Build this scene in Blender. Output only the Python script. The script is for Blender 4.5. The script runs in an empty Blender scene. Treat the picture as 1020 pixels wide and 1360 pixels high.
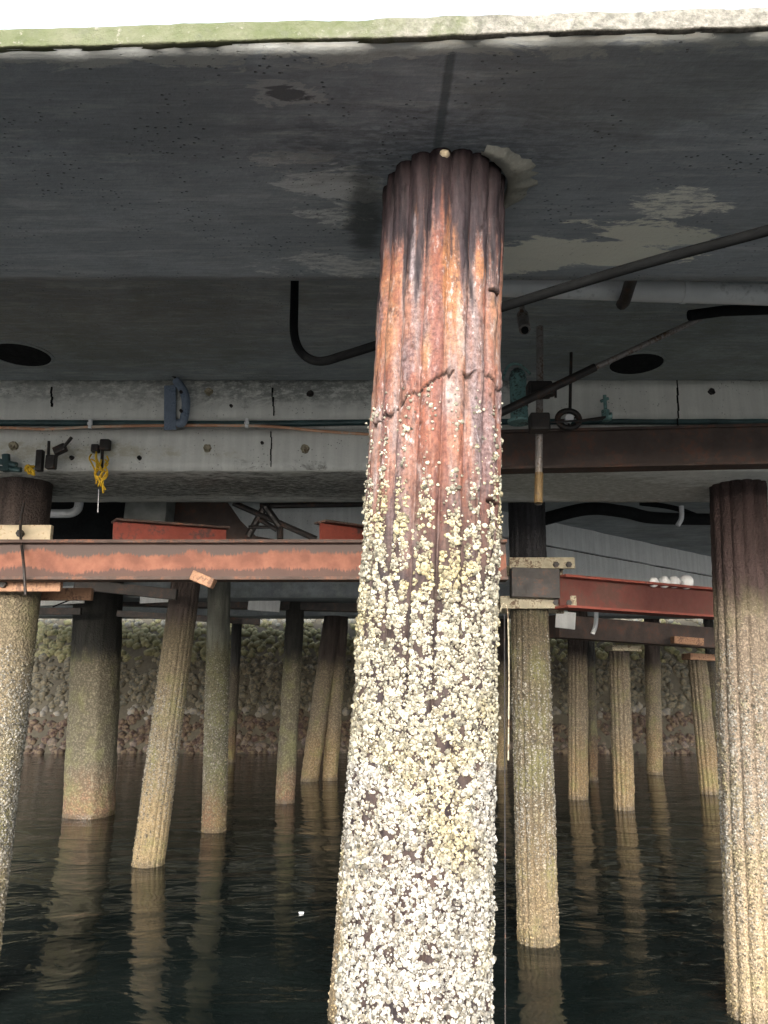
import bpy, bmesh, math, random
import numpy as np
from mathutils import Vector, Matrix
R = math.radians
scene = bpy.context.scene
col = scene.collection
random.seed(7)
rng = np.random.default_rng(11)

# ------------------------------------------------------------ camera, sky, sun, exposure
CAMH = 2.2
PITCH = R(12.5)
FPX = 1020.0
cam_d = bpy.data.cameras.new('camera')
cam_d.sensor_fit = 'VERTICAL'; cam_d.sensor_height = 36.0; cam_d.lens = 27.0
cam_d.clip_start = 0.05; cam_d.clip_end = 3000
cam = bpy.data.objects.new('camera', cam_d); col.objects.link(cam)
cam.location = (0, 0, CAMH); cam.rotation_euler = (math.pi/2 + PITCH, 0, 0)
scene.camera = cam

SUN_EL, SUN_AZ = 20.0, 184.0          # azimuth from +Y clockwise: behind the camera
w = bpy.data.worlds.new("World"); scene.world = w; w.use_nodes = True
nt = w.node_tree; nt.nodes.clear()
sky = nt.nodes.new('ShaderNodeTexSky'); sky.sky_type = 'NISHITA'; sky.sun_disc = False
sky.sun_elevation = R(SUN_EL); sky.sun_rotation = R(SUN_AZ)
sky.air_density = 1.0; sky.dust_density = 2.0; sky.ozone_density = 1.0
hs = nt.nodes.new('ShaderNodeHueSaturation'); hs.inputs['Saturation'].default_value = 0.42
bg = nt.nodes.new('ShaderNodeBackground'); bg.inputs['Strength'].default_value = 0.15
out = nt.nodes.new('ShaderNodeOutputWorld')
nt.links.new(sky.outputs[0], hs.inputs['Color']); nt.links.new(hs.outputs[0], bg.inputs[0]); nt.links.new(bg.outputs[0], out.inputs[0])

sd = bpy.data.lights.new('sun', 'SUN'); sd.energy = 0.8; sd.angle = R(44); sd.color = (1.0, 0.97, 0.93)
sun = bpy.data.objects.new('sun', sd); col.objects.link(sun)
_d = Vector((math.sin(R(SUN_AZ))*math.cos(R(SUN_EL)), math.cos(R(SUN_AZ))*math.cos(R(SUN_EL)), math.sin(R(SUN_EL))))
sun.rotation_euler = _d.to_track_quat('Z', 'Y').to_euler(); sun.location = (0, -6, 9)
scene.view_settings.view_transform = 'Standard'; scene.view_settings.look = 'None'
scene.view_settings.gamma = 1.0; scene.view_settings.exposure = 2.65
scene.cycles.max_bounces = 10; scene.cycles.diffuse_bounces = 5

# ------------------------------------------------------------ helpers
def ray(px, py):
    u = (px-510)/FPX; v = (680-py)/FPX
    return Vector((u, math.cos(PITCH)-v*math.sin(PITCH), math.sin(PITCH)+v*math.cos(PITCH)))
def at(px, py, Y):
    d = ray(px, py); return Vector((0, 0, CAMH)) + d*(Y/d.y)
def atz(px, py, z):
    d = ray(px, py); return Vector((0, 0, CAMH)) + d*((z-CAMH)/d.z)

def _hash(ix, iy, iz, s):
    h = (ix.astype(np.int64)*374761393 + iy.astype(np.int64)*668265263 + iz.astype(np.int64)*2147483647 + s*974634777) & 0xffffffff
    h = ((h ^ (h >> 13))*1274126177) & 0xffffffff
    h = (h ^ (h >> 16)) & 0xffffffff
    return h/4294967295.0
def vnoise(p, s=0):
    p = np.asarray(p, float); i = np.floor(p).astype(np.int64); f = p-i; f = f*f*(3-2*f)
    r = 0
    for dx in (0, 1):
        for dy in (0, 1):
            for dz in (0, 1):
                wgt = (f[..., 0] if dx else 1-f[..., 0])*(f[..., 1] if dy else 1-f[..., 1])*(f[..., 2] if dz else 1-f[..., 2])
                r = r + wgt*_hash(i[..., 0]+dx, i[..., 1]+dy, i[..., 2]+dz, s)
    return r
def fbm(p, s=0, o=4):
    a, t, r = 1.0, 0.0, 0
    p = np.asarray(p, float)
    for k in range(o):
        r = r + a*vnoise(p, s+k); t += a; a *= .5; p = p*2.03
    return r/t

def mesh_obj(name, verts, faces, mat, parent=None, smooth=False, cols=None, base=None):
    """one mesh object; its origin goes to the middle of its underside"""
    v = np.asarray(verts, float).reshape(-1, 3)
    if parent is not None:
        org = np.array(parent.location)
        if parent.parent is not None: org = org + np.array(parent.parent.location)
        loc = np.zeros(3)
    else:
        org = np.array([(v[:, 0].min()+v[:, 0].max())/2, (v[:, 1].min()+v[:, 1].max())/2, v[:, 2].min()])
        loc = org
    me = bpy.data.meshes.new(name)
    if isinstance(faces, np.ndarray):
        n, k = faces.shape
        me.vertices.add(len(v)); me.vertices.foreach_set('co', (v-org).ravel())
        me.loops.add(n*k); me.loops.foreach_set('vertex_index', faces.ravel().astype(np.int32))
        me.polygons.add(n); me.polygons.foreach_set('loop_start', np.arange(0, n*k, k, dtype=np.int32))
        me.update(calc_edges=True)
    else:
        me.from_pydata((v-org).tolist(), [], faces); me.update()
    me.validate()
    if smooth: me.polygons.foreach_set('use_smooth', [True]*len(me.polygons))
    if cols is not None:
        a = me.color_attributes.new('tint', 'FLOAT_COLOR', 'POINT')
        c = np.ones((len(v), 4)); c[:, :3] = cols; a.data.foreach_set('color', c.ravel())
    me.materials.append(mat)
    o = bpy.data.objects.new(name, me); col.objects.link(o); o.location = loc.tolist()
    if parent is not None: o.parent = parent
    return o
def tag(o, label=None, cat=None, group=None, kind=None):
    if label: o['label'] = label
    if cat: o['category'] = cat
    if group: o['group'] = group
    if kind: o['kind'] = kind
    return o
def thing(name, loc, label, cat, group=None):
    o = bpy.data.objects.new(name, None); col.objects.link(o); o.location = loc
    o.empty_display_size = .1
    return tag(o, label, cat, group)

class MB:
    def __init__(s): s.v = []; s.f = []
    def add(s, v, f):
        n = len(s.v); s.v += [tuple(x) for x in v]; s.f += [tuple(i+n for i in q) for q in f]; return s
    def box(s, a, b):
        (x0, y0, z0), (x1, y1, z1) = a, b
        return s.add([(x0, y0, z0), (x1, y0, z0), (x1, y1, z0), (x0, y1, z0), (x0, y0, z1), (x1, y0, z1), (x1, y1, z1), (x0, y1, z1)],
                     [(0, 3, 2, 1), (4, 5, 6, 7), (0, 1, 5, 4), (1, 2, 6, 5), (2, 3, 7, 6), (3, 0, 4, 7)])
    def obox(s, c, ax, ay, az):
        """box centred on c with half-axes"""
        c, ax, ay, az = map(Vector, (c, ax, ay, az)); v = []
        for k in (-1, 1):
            for (i, j) in ((-1, -1), (1, -1), (1, 1), (-1, 1)): v.append(c+ax*i+ay*j+az*k)
        return s.add(v, [(0, 3, 2, 1), (4, 5, 6, 7), (0, 1, 5, 4), (1, 2, 6, 5), (2, 3, 7, 6), (3, 0, 4, 7)])
    def bar(s, p, q, wd, ht, up=(0, 0, 1)):
        p, q = Vector(p), Vector(q); d = (q-p); l = d.length; d = d/l; up = Vector(up)
        sd_ = d.cross(up).normalized(); u = sd_.cross(d).normalized()
        return s.obox((p+q)/2, d*l/2, sd_*wd/2, u*ht/2)
    def tube(s, pts, r, seg=12, cap=True):
        pts = [Vector(p) for p in pts]; n = len(pts)
        rs = r if isinstance(r, (list, tuple)) else [r]*n
        prev = None; base = len(s.v)
        for i in range(n):
            t = (pts[min(i+1, n-1)]-pts[max(i-1, 0)]).normalized()
            if prev is None:
                a = Vector((0, 0, 1)) if abs(t.z) < .9 else Vector((1, 0, 0)); prev = t.cross(a).normalized()
            prev = (prev-t*prev.dot(t)).normalized(); b = t.cross(prev)
            for k in range(seg):
                an = 2*math.pi*k/seg
                s.v.append(tuple(pts[i]+(prev*math.cos(an)+b*math.sin(an))*rs[i]))
        for i in range(n-1):
            for k in range(seg):
                s.f.append((base+i*seg+k, base+i*seg+(k+1) % seg, base+(i+1)*seg+(k+1) % seg, base+(i+1)*seg+k))
        if cap:
            s.f.append(tuple(base+k for k in reversed(range(seg)))); s.f.append(tuple(base+(n-1)*seg+k for k in range(seg)))
        return s
    def build(s, name, mat, parent=None, smooth=False, bevel=0, cols=None):
        o = mesh_obj(name, s.v, s.f, mat, parent, smooth, cols)
        if bevel:
            m = o.modifiers.new('bevel', 'BEVEL'); m.width = bevel; m.segments = 2; m.limit_method = 'ANGLE'
        return o
def smooth_path(pts, k=8):
    pts = [Vector(p) for p in pts]; P = [pts[0]*2-pts[1]]+pts+[pts[-1]*2-pts[-2]]; o = []
    for i in range(1, len(P)-2):
        for j in range(k):
            t = j/k; a, b, c, d = P[i-1], P[i], P[i+1], P[i+2]
            o.append(.5*((2*b)+(c-a)*t+(2*a-5*b+4*c-d)*t*t+(3*b-a-3*c+d)*t**3))
    o.append(pts[-1]); return o
def round_shade(o, ang=40):
    o.data.polygons.foreach_set('use_smooth', [True]*len(o.data.polygons))
    try: o.data.set_sharp_from_angle(angle=R(ang))
    except Exception: pass
    return o

def grid_faces(nu, nv, wrap=False):
    nu2 = nu if wrap else nu-1
    i, j = np.meshgrid(np.arange(nu2), np.arange(nv-1), indexing='ij')
    a = j*nu+i; b = j*nu+(i+1) % nu
    return np.stack([a, b, b+nu, a+nu], -1).reshape(-1, 4)
def rough_prism(name, prof, xs, mat, parent=None, amp=.006, freq=9., step=.05, yoff=None, seed=1):
    """prof: closed list of (y,z) run along x over xs; each vertex pushed by world-space noise so nothing is ruler straight"""
    pts = []
    for k in range(len(prof)):
        a = np.array(prof[k]); b = np.array(prof[(k+1) % len(prof)]); n = max(1, int(np.linalg.norm(b-a)/step))
        for j in range(n): pts.append(a+(b-a)*j/n)
    pts = np.array(pts); nu = len(pts); nv = len(xs)
    V = np.zeros((nv, nu, 3)); V[:, :, 0] = np.array(xs)[:, None]; V[:, :, 1] = pts[None, :, 0]; V[:, :, 2] = pts[None, :, 1]
    if yoff is not None: V[:, :, 1] += yoff(V)
    d = np.stack([fbm(V*freq, seed+k*7, 4)-.5 for k in range(3)], -1)
    V += d*amp*2
    V = V.reshape(-1, 3)
    F = grid_faces(nu, nv, True)
    o = mesh_obj(name, V, F[:, ::-1], mat, parent)
    bm = bmesh.new(); bm.from_mesh(o.data)
    bm.verts.ensure_lookup_table()
    for ring in ([bm.verts[i] for i in range(nu)], [bm.verts[(nv-1)*nu+i] for i in range(nu)]):
        try: bm.faces.new(ring)
        except Exception: pass
    bmesh.ops.recalc_face_normals(bm, faces=bm.faces[:]); bm.to_mesh(o.data); bm.free()
    return o

# ------------------------------------------------------------ material builder
class M:
    def __init__(s, name, rough=.8, metallic=0.0, spec=.5):
        s.m = bpy.data.materials.new(name); s.m.use_nodes = True; s.t = s.m.node_tree
        s.b = s.t.nodes['Principled BSDF']; s.b.inputs['Roughness'].default_value = rough
        s.b.inputs['Metallic'].default_value = metallic
        s.b.inputs['Specular IOR Level'].default_value = spec
        s.pos = s.n('ShaderNodeNewGeometry').outputs['Position']
    def n(s, t): return s.t.nodes.new(t)
    def l(s, a, b): s.t.links.new(a, b)
    def setin(s, sock, v):
        if isinstance(v, bpy.types.NodeSocket): s.l(v, sock)
        elif isinstance(v, (tuple, list)): sock.default_value = tuple(v)+(1,) if (len(v) == 3 and sock.type == 'RGBA') else v
        else: sock.default_value = v
    def vmap(s, scale=(1, 1, 1), loc=(0, 0, 0), src=None, rot=(0, 0, 0)):
        m = s.n('ShaderNodeMapping'); s.l(src or s.pos, m.inputs[0]); m.inputs['Scale'].default_value = scale
        m.inputs['Location'].default_value = loc; m.inputs['Rotation'].default_value = rot; return m.outputs[0]
    def noise(s, scale=5, detail=6, rough=.55, vec=None, dist=0, w=None):
        k = s.n('ShaderNodeTexNoise'); s.l(vec or s.pos, k.inputs['Vector']); k.inputs['Scale'].default_value = scale
        k.inputs['Detail'].default_value = detail; k.inputs['Roughness'].default_value = rough; k.inputs['Distortion'].default_value = dist
        return k.outputs['Fac']
    def voro(s, scale=5, feat='F1', vec=None, out='Distance', rnd=1.0):
        k = s.n('ShaderNodeTexVoronoi'); s.l(vec or s.pos, k.inputs['Vector']); k.feature = feat
        k.inputs['Scale'].default_value = scale; k.inputs['Randomness'].default_value = rnd; return k.outputs[out]
    def ramp(s, f, stops, interp='LINEAR'):
        k = s.n('ShaderNodeValToRGB'); s.l(f, k.inputs[0]); k.color_ramp.interpolation = interp; e = k.color_ramp.elements
        while len(e) > 1: e.remove(e[-1])
        for i, (p, c) in enumerate(stops):
            x = e[0] if i == 0 else e.new(p)
            x.position = p; x.color = (c, c, c, 1) if isinstance(c, (int, float)) else tuple(c)+(1,)
        return k.outputs[0]
    def math(s, op, a, b=0, c=0, clamp=False):
        k = s.n('ShaderNodeMath'); k.operation = op; k.use_clamp = clamp
        s.setin(k.inputs[0], a); s.setin(k.inputs[1], b); s.setin(k.inputs[2], c); return k.outputs[0]
    def mix(s, f, a, b, mode='MIX'):
        k = s.n('ShaderNodeMix'); k.data_type = 'RGBA'; k.blend_type = mode
        s.setin(k.inputs[0], f); s.setin(k.inputs[6], a); s.setin(k.inputs[7], b); return k.outputs[2]
    def z(s):
        k = s.n('ShaderNodeSeparateXYZ'); s.l(s.pos, k.inputs[0]); return k.outputs
    def mr(s, v, a, b, c=0, d=1, smooth=True):
        k = s.n('ShaderNodeMapRange'); k.interpolation_type = 'SMOOTHSTEP' if smooth else 'LINEAR'; s.setin(k.inputs[0], v)
        for i, x in enumerate((a, b, c, d)): k.inputs[1+i].default_value = x
        return k.outputs[0]
    def blob(s, c, r, rotz=0, n=None, namp=.6, soft=.25):
        """stain mask: an ellipsoid (world space) whose edge is broken by noise n"""
        k = s.n('ShaderNodeMapping'); k.vector_type = 'TEXTURE'; s.l(s.pos, k.inputs[0])
        k.inputs['Location'].default_value = c; k.inputs['Rotation'].default_value = (0, 0, rotz); k.inputs['Scale'].default_value = r
        ln = s.n('ShaderNodeVectorMath'); ln.operation = 'LENGTH'; s.l(k.outputs[0], ln.inputs[0])
        v = ln.outputs['Value']
        if n is not None: v = s.math('ADD', v, s.math('MULTIPLY', s.math('SUBTRACT', n, .5), namp*2))
        return s.mr(v, 1-soft, 1+soft, 1, 0)
    def bump(s, h, strength=.5, dist=.01, prev=None):
        k = s.n('ShaderNodeBump'); k.inputs['Strength'].default_value = strength; k.inputs['Distance'].default_value = dist
        s.l(h, k.inputs['Height'])
        if prev is not None: s.l(prev, k.inputs['Normal'])
        return k.outputs[0]
    def done(s, color, rough=None, normal=None):
        s.setin(s.b.inputs['Base Color'], color)
        if rough is not None: s.setin(s.b.inputs['Roughness'], rough)
        if normal is not None: s.l(normal, s.b.inputs['Normal'])
        return s.m

def paint(name, c, rough=.5, metallic=0., var=.25, wear=None, wscale=14, wthr=.6, bump=.2):
    m = M(name, rough, metallic)
    n = m.noise(wscale*.5, 5); n2 = m.noise(wscale*3, 6, .65)
    k = m.mix(m.ramp(n, [(.3, 0), (.7, 1)]), tuple(x*(1-var) for x in c), tuple(min(1, x*(1+var)) for x in c))
    if wear: k = m.mix(m.ramp(m.math('ADD', m.math('MULTIPLY', n, .5), m.math('MULTIPLY', n2, .5)), [(wthr-.05, 0), (wthr+.04, 1)]), k, wear)
    return m.done(k, m.ramp(n2, [(.3, max(0, rough-.12)), (.7, min(1, rough+.15))]), m.bump(n2, bump, .004))

# soffit concrete of the near cap, with its particular stains
def mat_concrete(name, base=(.2, .2, .195), dark=.55, light=1.5, stains=(), rough=.85, streak=True, bumpd=.006, green=.0, speck=.35):
    m = M(name, rough, spec=.3)
    big = m.noise(1.3, 6, .6); mid = m.noise(7, 7, .65, dist=.4); fine = m.noise(60, 4, .7)
    c = m.mix(m.ramp(big, [(.3, 0), (.72, 1)]), tuple(x*dark for x in base), tuple(x*light*.8 for x in base))
    c = m.mix(m.math('MULTIPLY', m.ramp(mid, [(.35, 1), (.65, 0)]), .45), c, tuple(x*dark*.8 for x in base))
    c = m.mix(m.math('MULTIPLY', m.ramp(fine, [(.5, 0), (.75, 1)]), speck), c, tuple(min(1, x*light) for x in base))
    if streak:
        st = m.noise(1, 5, .6, vec=m.vmap((1.5, 6, 1.5) if streak == 'x' else (14, 14, .8)))
        c = m.mix(m.math('MULTIPLY', m.ramp(st, [(.42, 1), (.6, 0)]), .4), c, tuple(x*dark*.7 for x in base))
    if streak == 'x':
        gr = m.noise(1, 6, .7, vec=m.vmap((9, 90, 9))); gk = m.noise(1, 5, .7, vec=m.vmap((3, 24, 3), loc=(3, 3, 3)))
        c = m.mix(m.math('MULTIPLY', m.ramp(gr, [(.46, 0), (.62, 1)]), .35), c, tuple(x*.45 for x in base))
        c = m.mix(m.math('MULTIPLY', m.ramp(gk, [(.52, 0), (.66, 1)]), .3), c, (min(1, base[0]*1.5), min(1, base[1]*1.42), min(1, base[2]*1.3)))
        fine = m.math('ADD', fine, gr)
    if green:
        g = m.noise(2.2, 5, .6, vec=m.vmap(loc=(5, 2, 1)))
        c = m.mix(m.math('MULTIPLY', m.ramp(g, [(.5, 0), (.66, 1)]), green), c, (.10, .115, .05))
    pits = m.voro(38, 'F1', vec=m.vmap((1, 1.6, 1)))
    pm = m.math('MULTIPLY', m.ramp(pits, [(.10, 1), (.2, 0)]), m.ramp(m.noise(5, 3), [(.48, 0), (.58, 1)]))
    c = m.mix(m.math('MULTIPLY', pm, .7), c, (.03, .03, .03))
    nn = m.mr(m.noise(7, 9, .72, dist=.5, vec=m.vmap((.7, 1.9, 1))), .28, .72, 0, 1, False)
    fn = m.noise(34, 6, .75, vec=m.vmap((.5, 1.8, 1)))
    for s_ in stains:
        cc, rr, rz, kc, amt = s_[:5]; na = s_[5] if len(s_) > 5 else .8; sf = s_[6] if len(s_) > 6 else .12
        mk = m.blob(cc, rr, rz, nn, na, sf)
        if amt < 0: amt = -amt
        else: mk = m.math('MULTIPLY', mk, m.ramp(fn, [(.40, 0.1), (.54, 1)]))
        c = m.mix(m.math('MULTIPLY', mk, amt), c, kc)
    h = m.math('ADD', m.math('MULTIPLY', mid, .6), m.math('SUBTRACT', m.math('MULTIPLY', fine, .25), m.math('MULTIPLY', pm, .5)))
    return m.done(c, None, m.bump(h, .8, bumpd))

ZS = CAMH+1.54           # underside of the pile caps
ZD = 4.45                # underside of the deck slab
def sp(px, py, z=ZS): return tuple(atz(px, py, z))

cap_stains = [
    (sp(450, 250), (.16, .09, .3), R(10), (.74, .76, .76), -.8, 1.0, .15),
    (sp(438, 285), (.13, .04, .3), R(5), (.76, .78, .77), .9, 1.2, .15),
    (sp(455, 352), (.24, .07, .3), 0, (.74, .75, .74), .9, 1.0, .15),
    (sp(380, 212), (.10, .03, .3), 0, (.72, .73, .73), .8, 1.3, .2),
    (sp(780, 335), (.36, .085, .3), R(4), (.88, .88, .78), -.97, .6, .10),
    (sp(905, 272), (.16, .075, .3), R(12), (.92, .92, .84), 1.0, .8, .10),
    (sp(700, 345), (.20, .10, .3), R(0), (.86, .86, .77), -.95, .5, .12),
    (sp(860, 310), (.24, .06, .3), R(10), (.88, .88, .78), -.95, .7, .10),
    (sp(560, 200), (.42, .16, .3), 0, (.05, .055, .065), .5, .5, .5),
    (sp(485, 290), (.06, .24, .3), 0, (.05, .06, .06), -.7, .5, .4),
    (sp(592, 120), (.013, .34, .3), R(2), (.08, .10, .11), -.7, .25, .4),
    (sp(380, 124), (.075, .035, .3), 0, (.62, .63, .64), -.8, 1.3, .12),
    (sp(380, 124), (.045, .02, .3), 0, (.15, .15, .16), -.9, 1.3, .15),
    (sp(250, 60), (3.0, .055, .3), R(-2), (.6, .62, .60), -.9, 1.3, .2),
    (sp(800, 42), (1.0, .02, .3), R(-2), (.6, .58, .52), .8, .8, .35),
    (sp(160, 130), (.6, .25, .3), 0, (.10, .11, .13), -.35, .6, .4),
    (sp(850, 100), (.5, .2, .3), 0, (.12, .12, .10), -.35, .6, .4),
]
MAT = {}
MAT['cap_near'] = mat_concrete('cap_near_concrete', (.48, .525, .575), .75, 1.22, cap_stains, streak='x', bumpd=.012, speck=.3)
MAT['cap_mid'] = mat_concrete('cap_mid_concrete', (.84, .85, .81), .92, 1.1, [
    (tuple(at(30, 600, 5.5)), (1.2, .5, .06), 0, (.42, .38, .24), .5, .8, .4),
    (tuple(at(180, 515, 5.5)), (2.2, .4, .10), 0, (.22, .23, .22), .65, .7, .5),
    (tuple(at(430, 515, 5.5)), (1.2, .4, .12), 0, (.20, .21, .20), .65, .7, .5),
    (tuple(at(180, 645, 6.0)), (1.6, .35, .10), 0, (.09, .095, .085), .8, .6, .3),
    (tuple(at(430, 645, 6.0)), (1.2, .4, .10), 0, (.12, .12, .11), .8, .7, .3),
    (tuple(at(760, 648, 6.0)), (1.6, .45, .10), R(20), (.22, .22, .16), .6, .6, .3),
    (tuple(at(60, 660, 5.9)), (.8, .6, .10), 0, (.10, .10, .09), .8, .6, .4),
], bumpd=.008)
MAT['soffit'] = mat_concrete('deck_soffit_concrete', (.42, .46, .48), .65, 1.4, [
    (tuple(atz(140, 440, ZD)), (1.2, .6, .3), 0, (.24, .22, .17), .4, .8, .5),
    (tuple(atz(940, 480, ZD)), (1.4, .6, .3), R(20), (.22, .23, .18), .5, .8, .5),
], streak='x', green=.25)
MAT['far_conc'] = mat_concrete('far_concrete', (.84, .86, .86), .9, 1.15, [], bumpd=.008)
MAT['grout'] = mat_concrete('grout', (.58, .57, .50), .55, 1.3, [], streak=None)
MAT['rust_bar'] = paint('brown_beam', (.055, .038, .032), .7, 0, .3, (.10, .05, .035), 10, .56)
MAT['black'] = paint('black_rubber', (.008, .009, .010), .85, 0, .3)
MAT['black'].node_tree.nodes['Principled BSDF'].inputs['Specular IOR Level'].default_value = .2
MAT['black_iron'] = paint('dark_iron', (.03, .027, .026), .55, .3, .4, (.09, .045, .03), 20, .58)
MAT['galv'] = paint('galvanised_duct', (.78, .80, .82), .35, .0, .12, (.5, .52, .53), 8, .6)
MAT['grey_steel'] = paint('grey_pipe', (.27, .25, .24), .5, .4, .3, (.14, .09, .06), 20, .56)
MAT['teal'] = paint('teal_painted_metal', (.17, .32, .31), .45, .1, .3, (.05, .06, .06), 20, .55)
MAT['blue_grey'] = paint('blue_grey_bracket', (.20, .25, .33), .5, .1, .25, (.13, .17, .24), 25, .56)
MAT['cable'] = paint('orange_cable', (.62, .33, .20), .6, 0, .25, (.6, .5, .4), 6, .55)
MAT['white_pvc'] = paint('white_plastic', (.78, .80, .82), .4, 0, .1, (.3, .3, .28), 30, .62)
MAT['yellow'] = paint('yellow_rope', (.80, .50, .03), .7, 0, .3, (.45, .30, .05), 40, .58)
MAT['yellow_rust'] = paint('ochre_sleeve', (.16, .10, .035), .6, 0, .3, (.12, .08, .04), 20, .55)
MAT['cream'] = paint('cream_timber', (.55, .46, .32), .7, 0, .2, (.30, .18, .10), 16, .58)
MAT['olive_plate'] = paint('weathered_collar', (.40, .36, .26), .7, .1, .3, (.12, .08, .05), 20, .54)
MAT['tan'] = paint('tan_timber', (.36, .20, .12), .75, 0, .3, (.16, .09, .06), 14, .54)
MAT['conduit'] = paint('teal_conduit', (.035, .075, .08), .5, .1, .4)
MAT['grey_block'] = paint('grey_concrete_patch', (.20, .21, .20), .8, 0, .3)

def mat_redbeam(zlo, zhi, nm):
    m = M(nm, .7, .0); z = m.z()[2]
    n = m.noise(3.0, 6, .7, vec=m.vmap((1, 1, 1))); st = m.noise(1, 4, .6, vec=m.vmap((60, 10, 3)))
    zz = m.math('ADD', z, m.math('MULTIPLY', m.math('SUBTRACT', m.math('ADD', m.math('MULTIPLY', n, .55), m.math('MULTIPLY', st, .25)), .42), .30))
    h = zhi-zlo
    zz = m.math('ADD', zz, m.math('MULTIPLY', m.math('SUBTRACT', m.noise(.9, 3), .5), .10))
    up = m.mr(zz, zhi-.40*h, zhi-.30*h); lo = m.mr(zz, zlo+.20*h, zlo+.28*h, 1, 0)
    cc = m.mix(m.ramp(m.noise(9, 5), [(.35, 0), (.65, 1)]), (.17, .06, .036), (.28, .11, .066))
    cc = m.mix(m.math('MULTIPLY', m.ramp(m.noise(50, 4, .7), [(.55, 0), (.7, 1)]), .5), cc, (.25, .08, .05))
    cc = m.mix(up, cc, (.09, .062, .054)); cc = m.mix(m.math('MULTIPLY', lo, .9), cc, (.07, .04, .033))
    return m.done(cc, None, m.bump(m.noise(40, 6, .7), .4, .005))
MAT['rust_flange'] = paint('rusty_flange', (.085, .055, .045), .75, 0, .3, (.20, .09, .055), 12, .56, .5)
MAT['red_primer'] = paint('red_primer_steel', (.24, .05, .032), .7, 0, .25, (.10, .05, .045), 9, .56, .4)

def mat_tint(name, rough=.7, noise_amt=.35, sc=90):
    m = M(name, rough, spec=.35); a = m.n('ShaderNodeVertexColor'); a.layer_name = 'tint'
    n = m.noise(sc, 4, .6)
    c = m.mix(m.math('MULTIPLY', m.ramp(n, [(.4, 1), (.6, 0)]), noise_amt), a.outputs[0], (.28, .22, .13))
    return m.done(c, None, m.bump(n, .3, .002))
MAT['barnacle'] = mat_tint('barnacle_shell', .75, .18)
MAT['stone'] = mat_tint('stone', .9, .25, 9)

YMF = 2.17-.185
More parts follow.
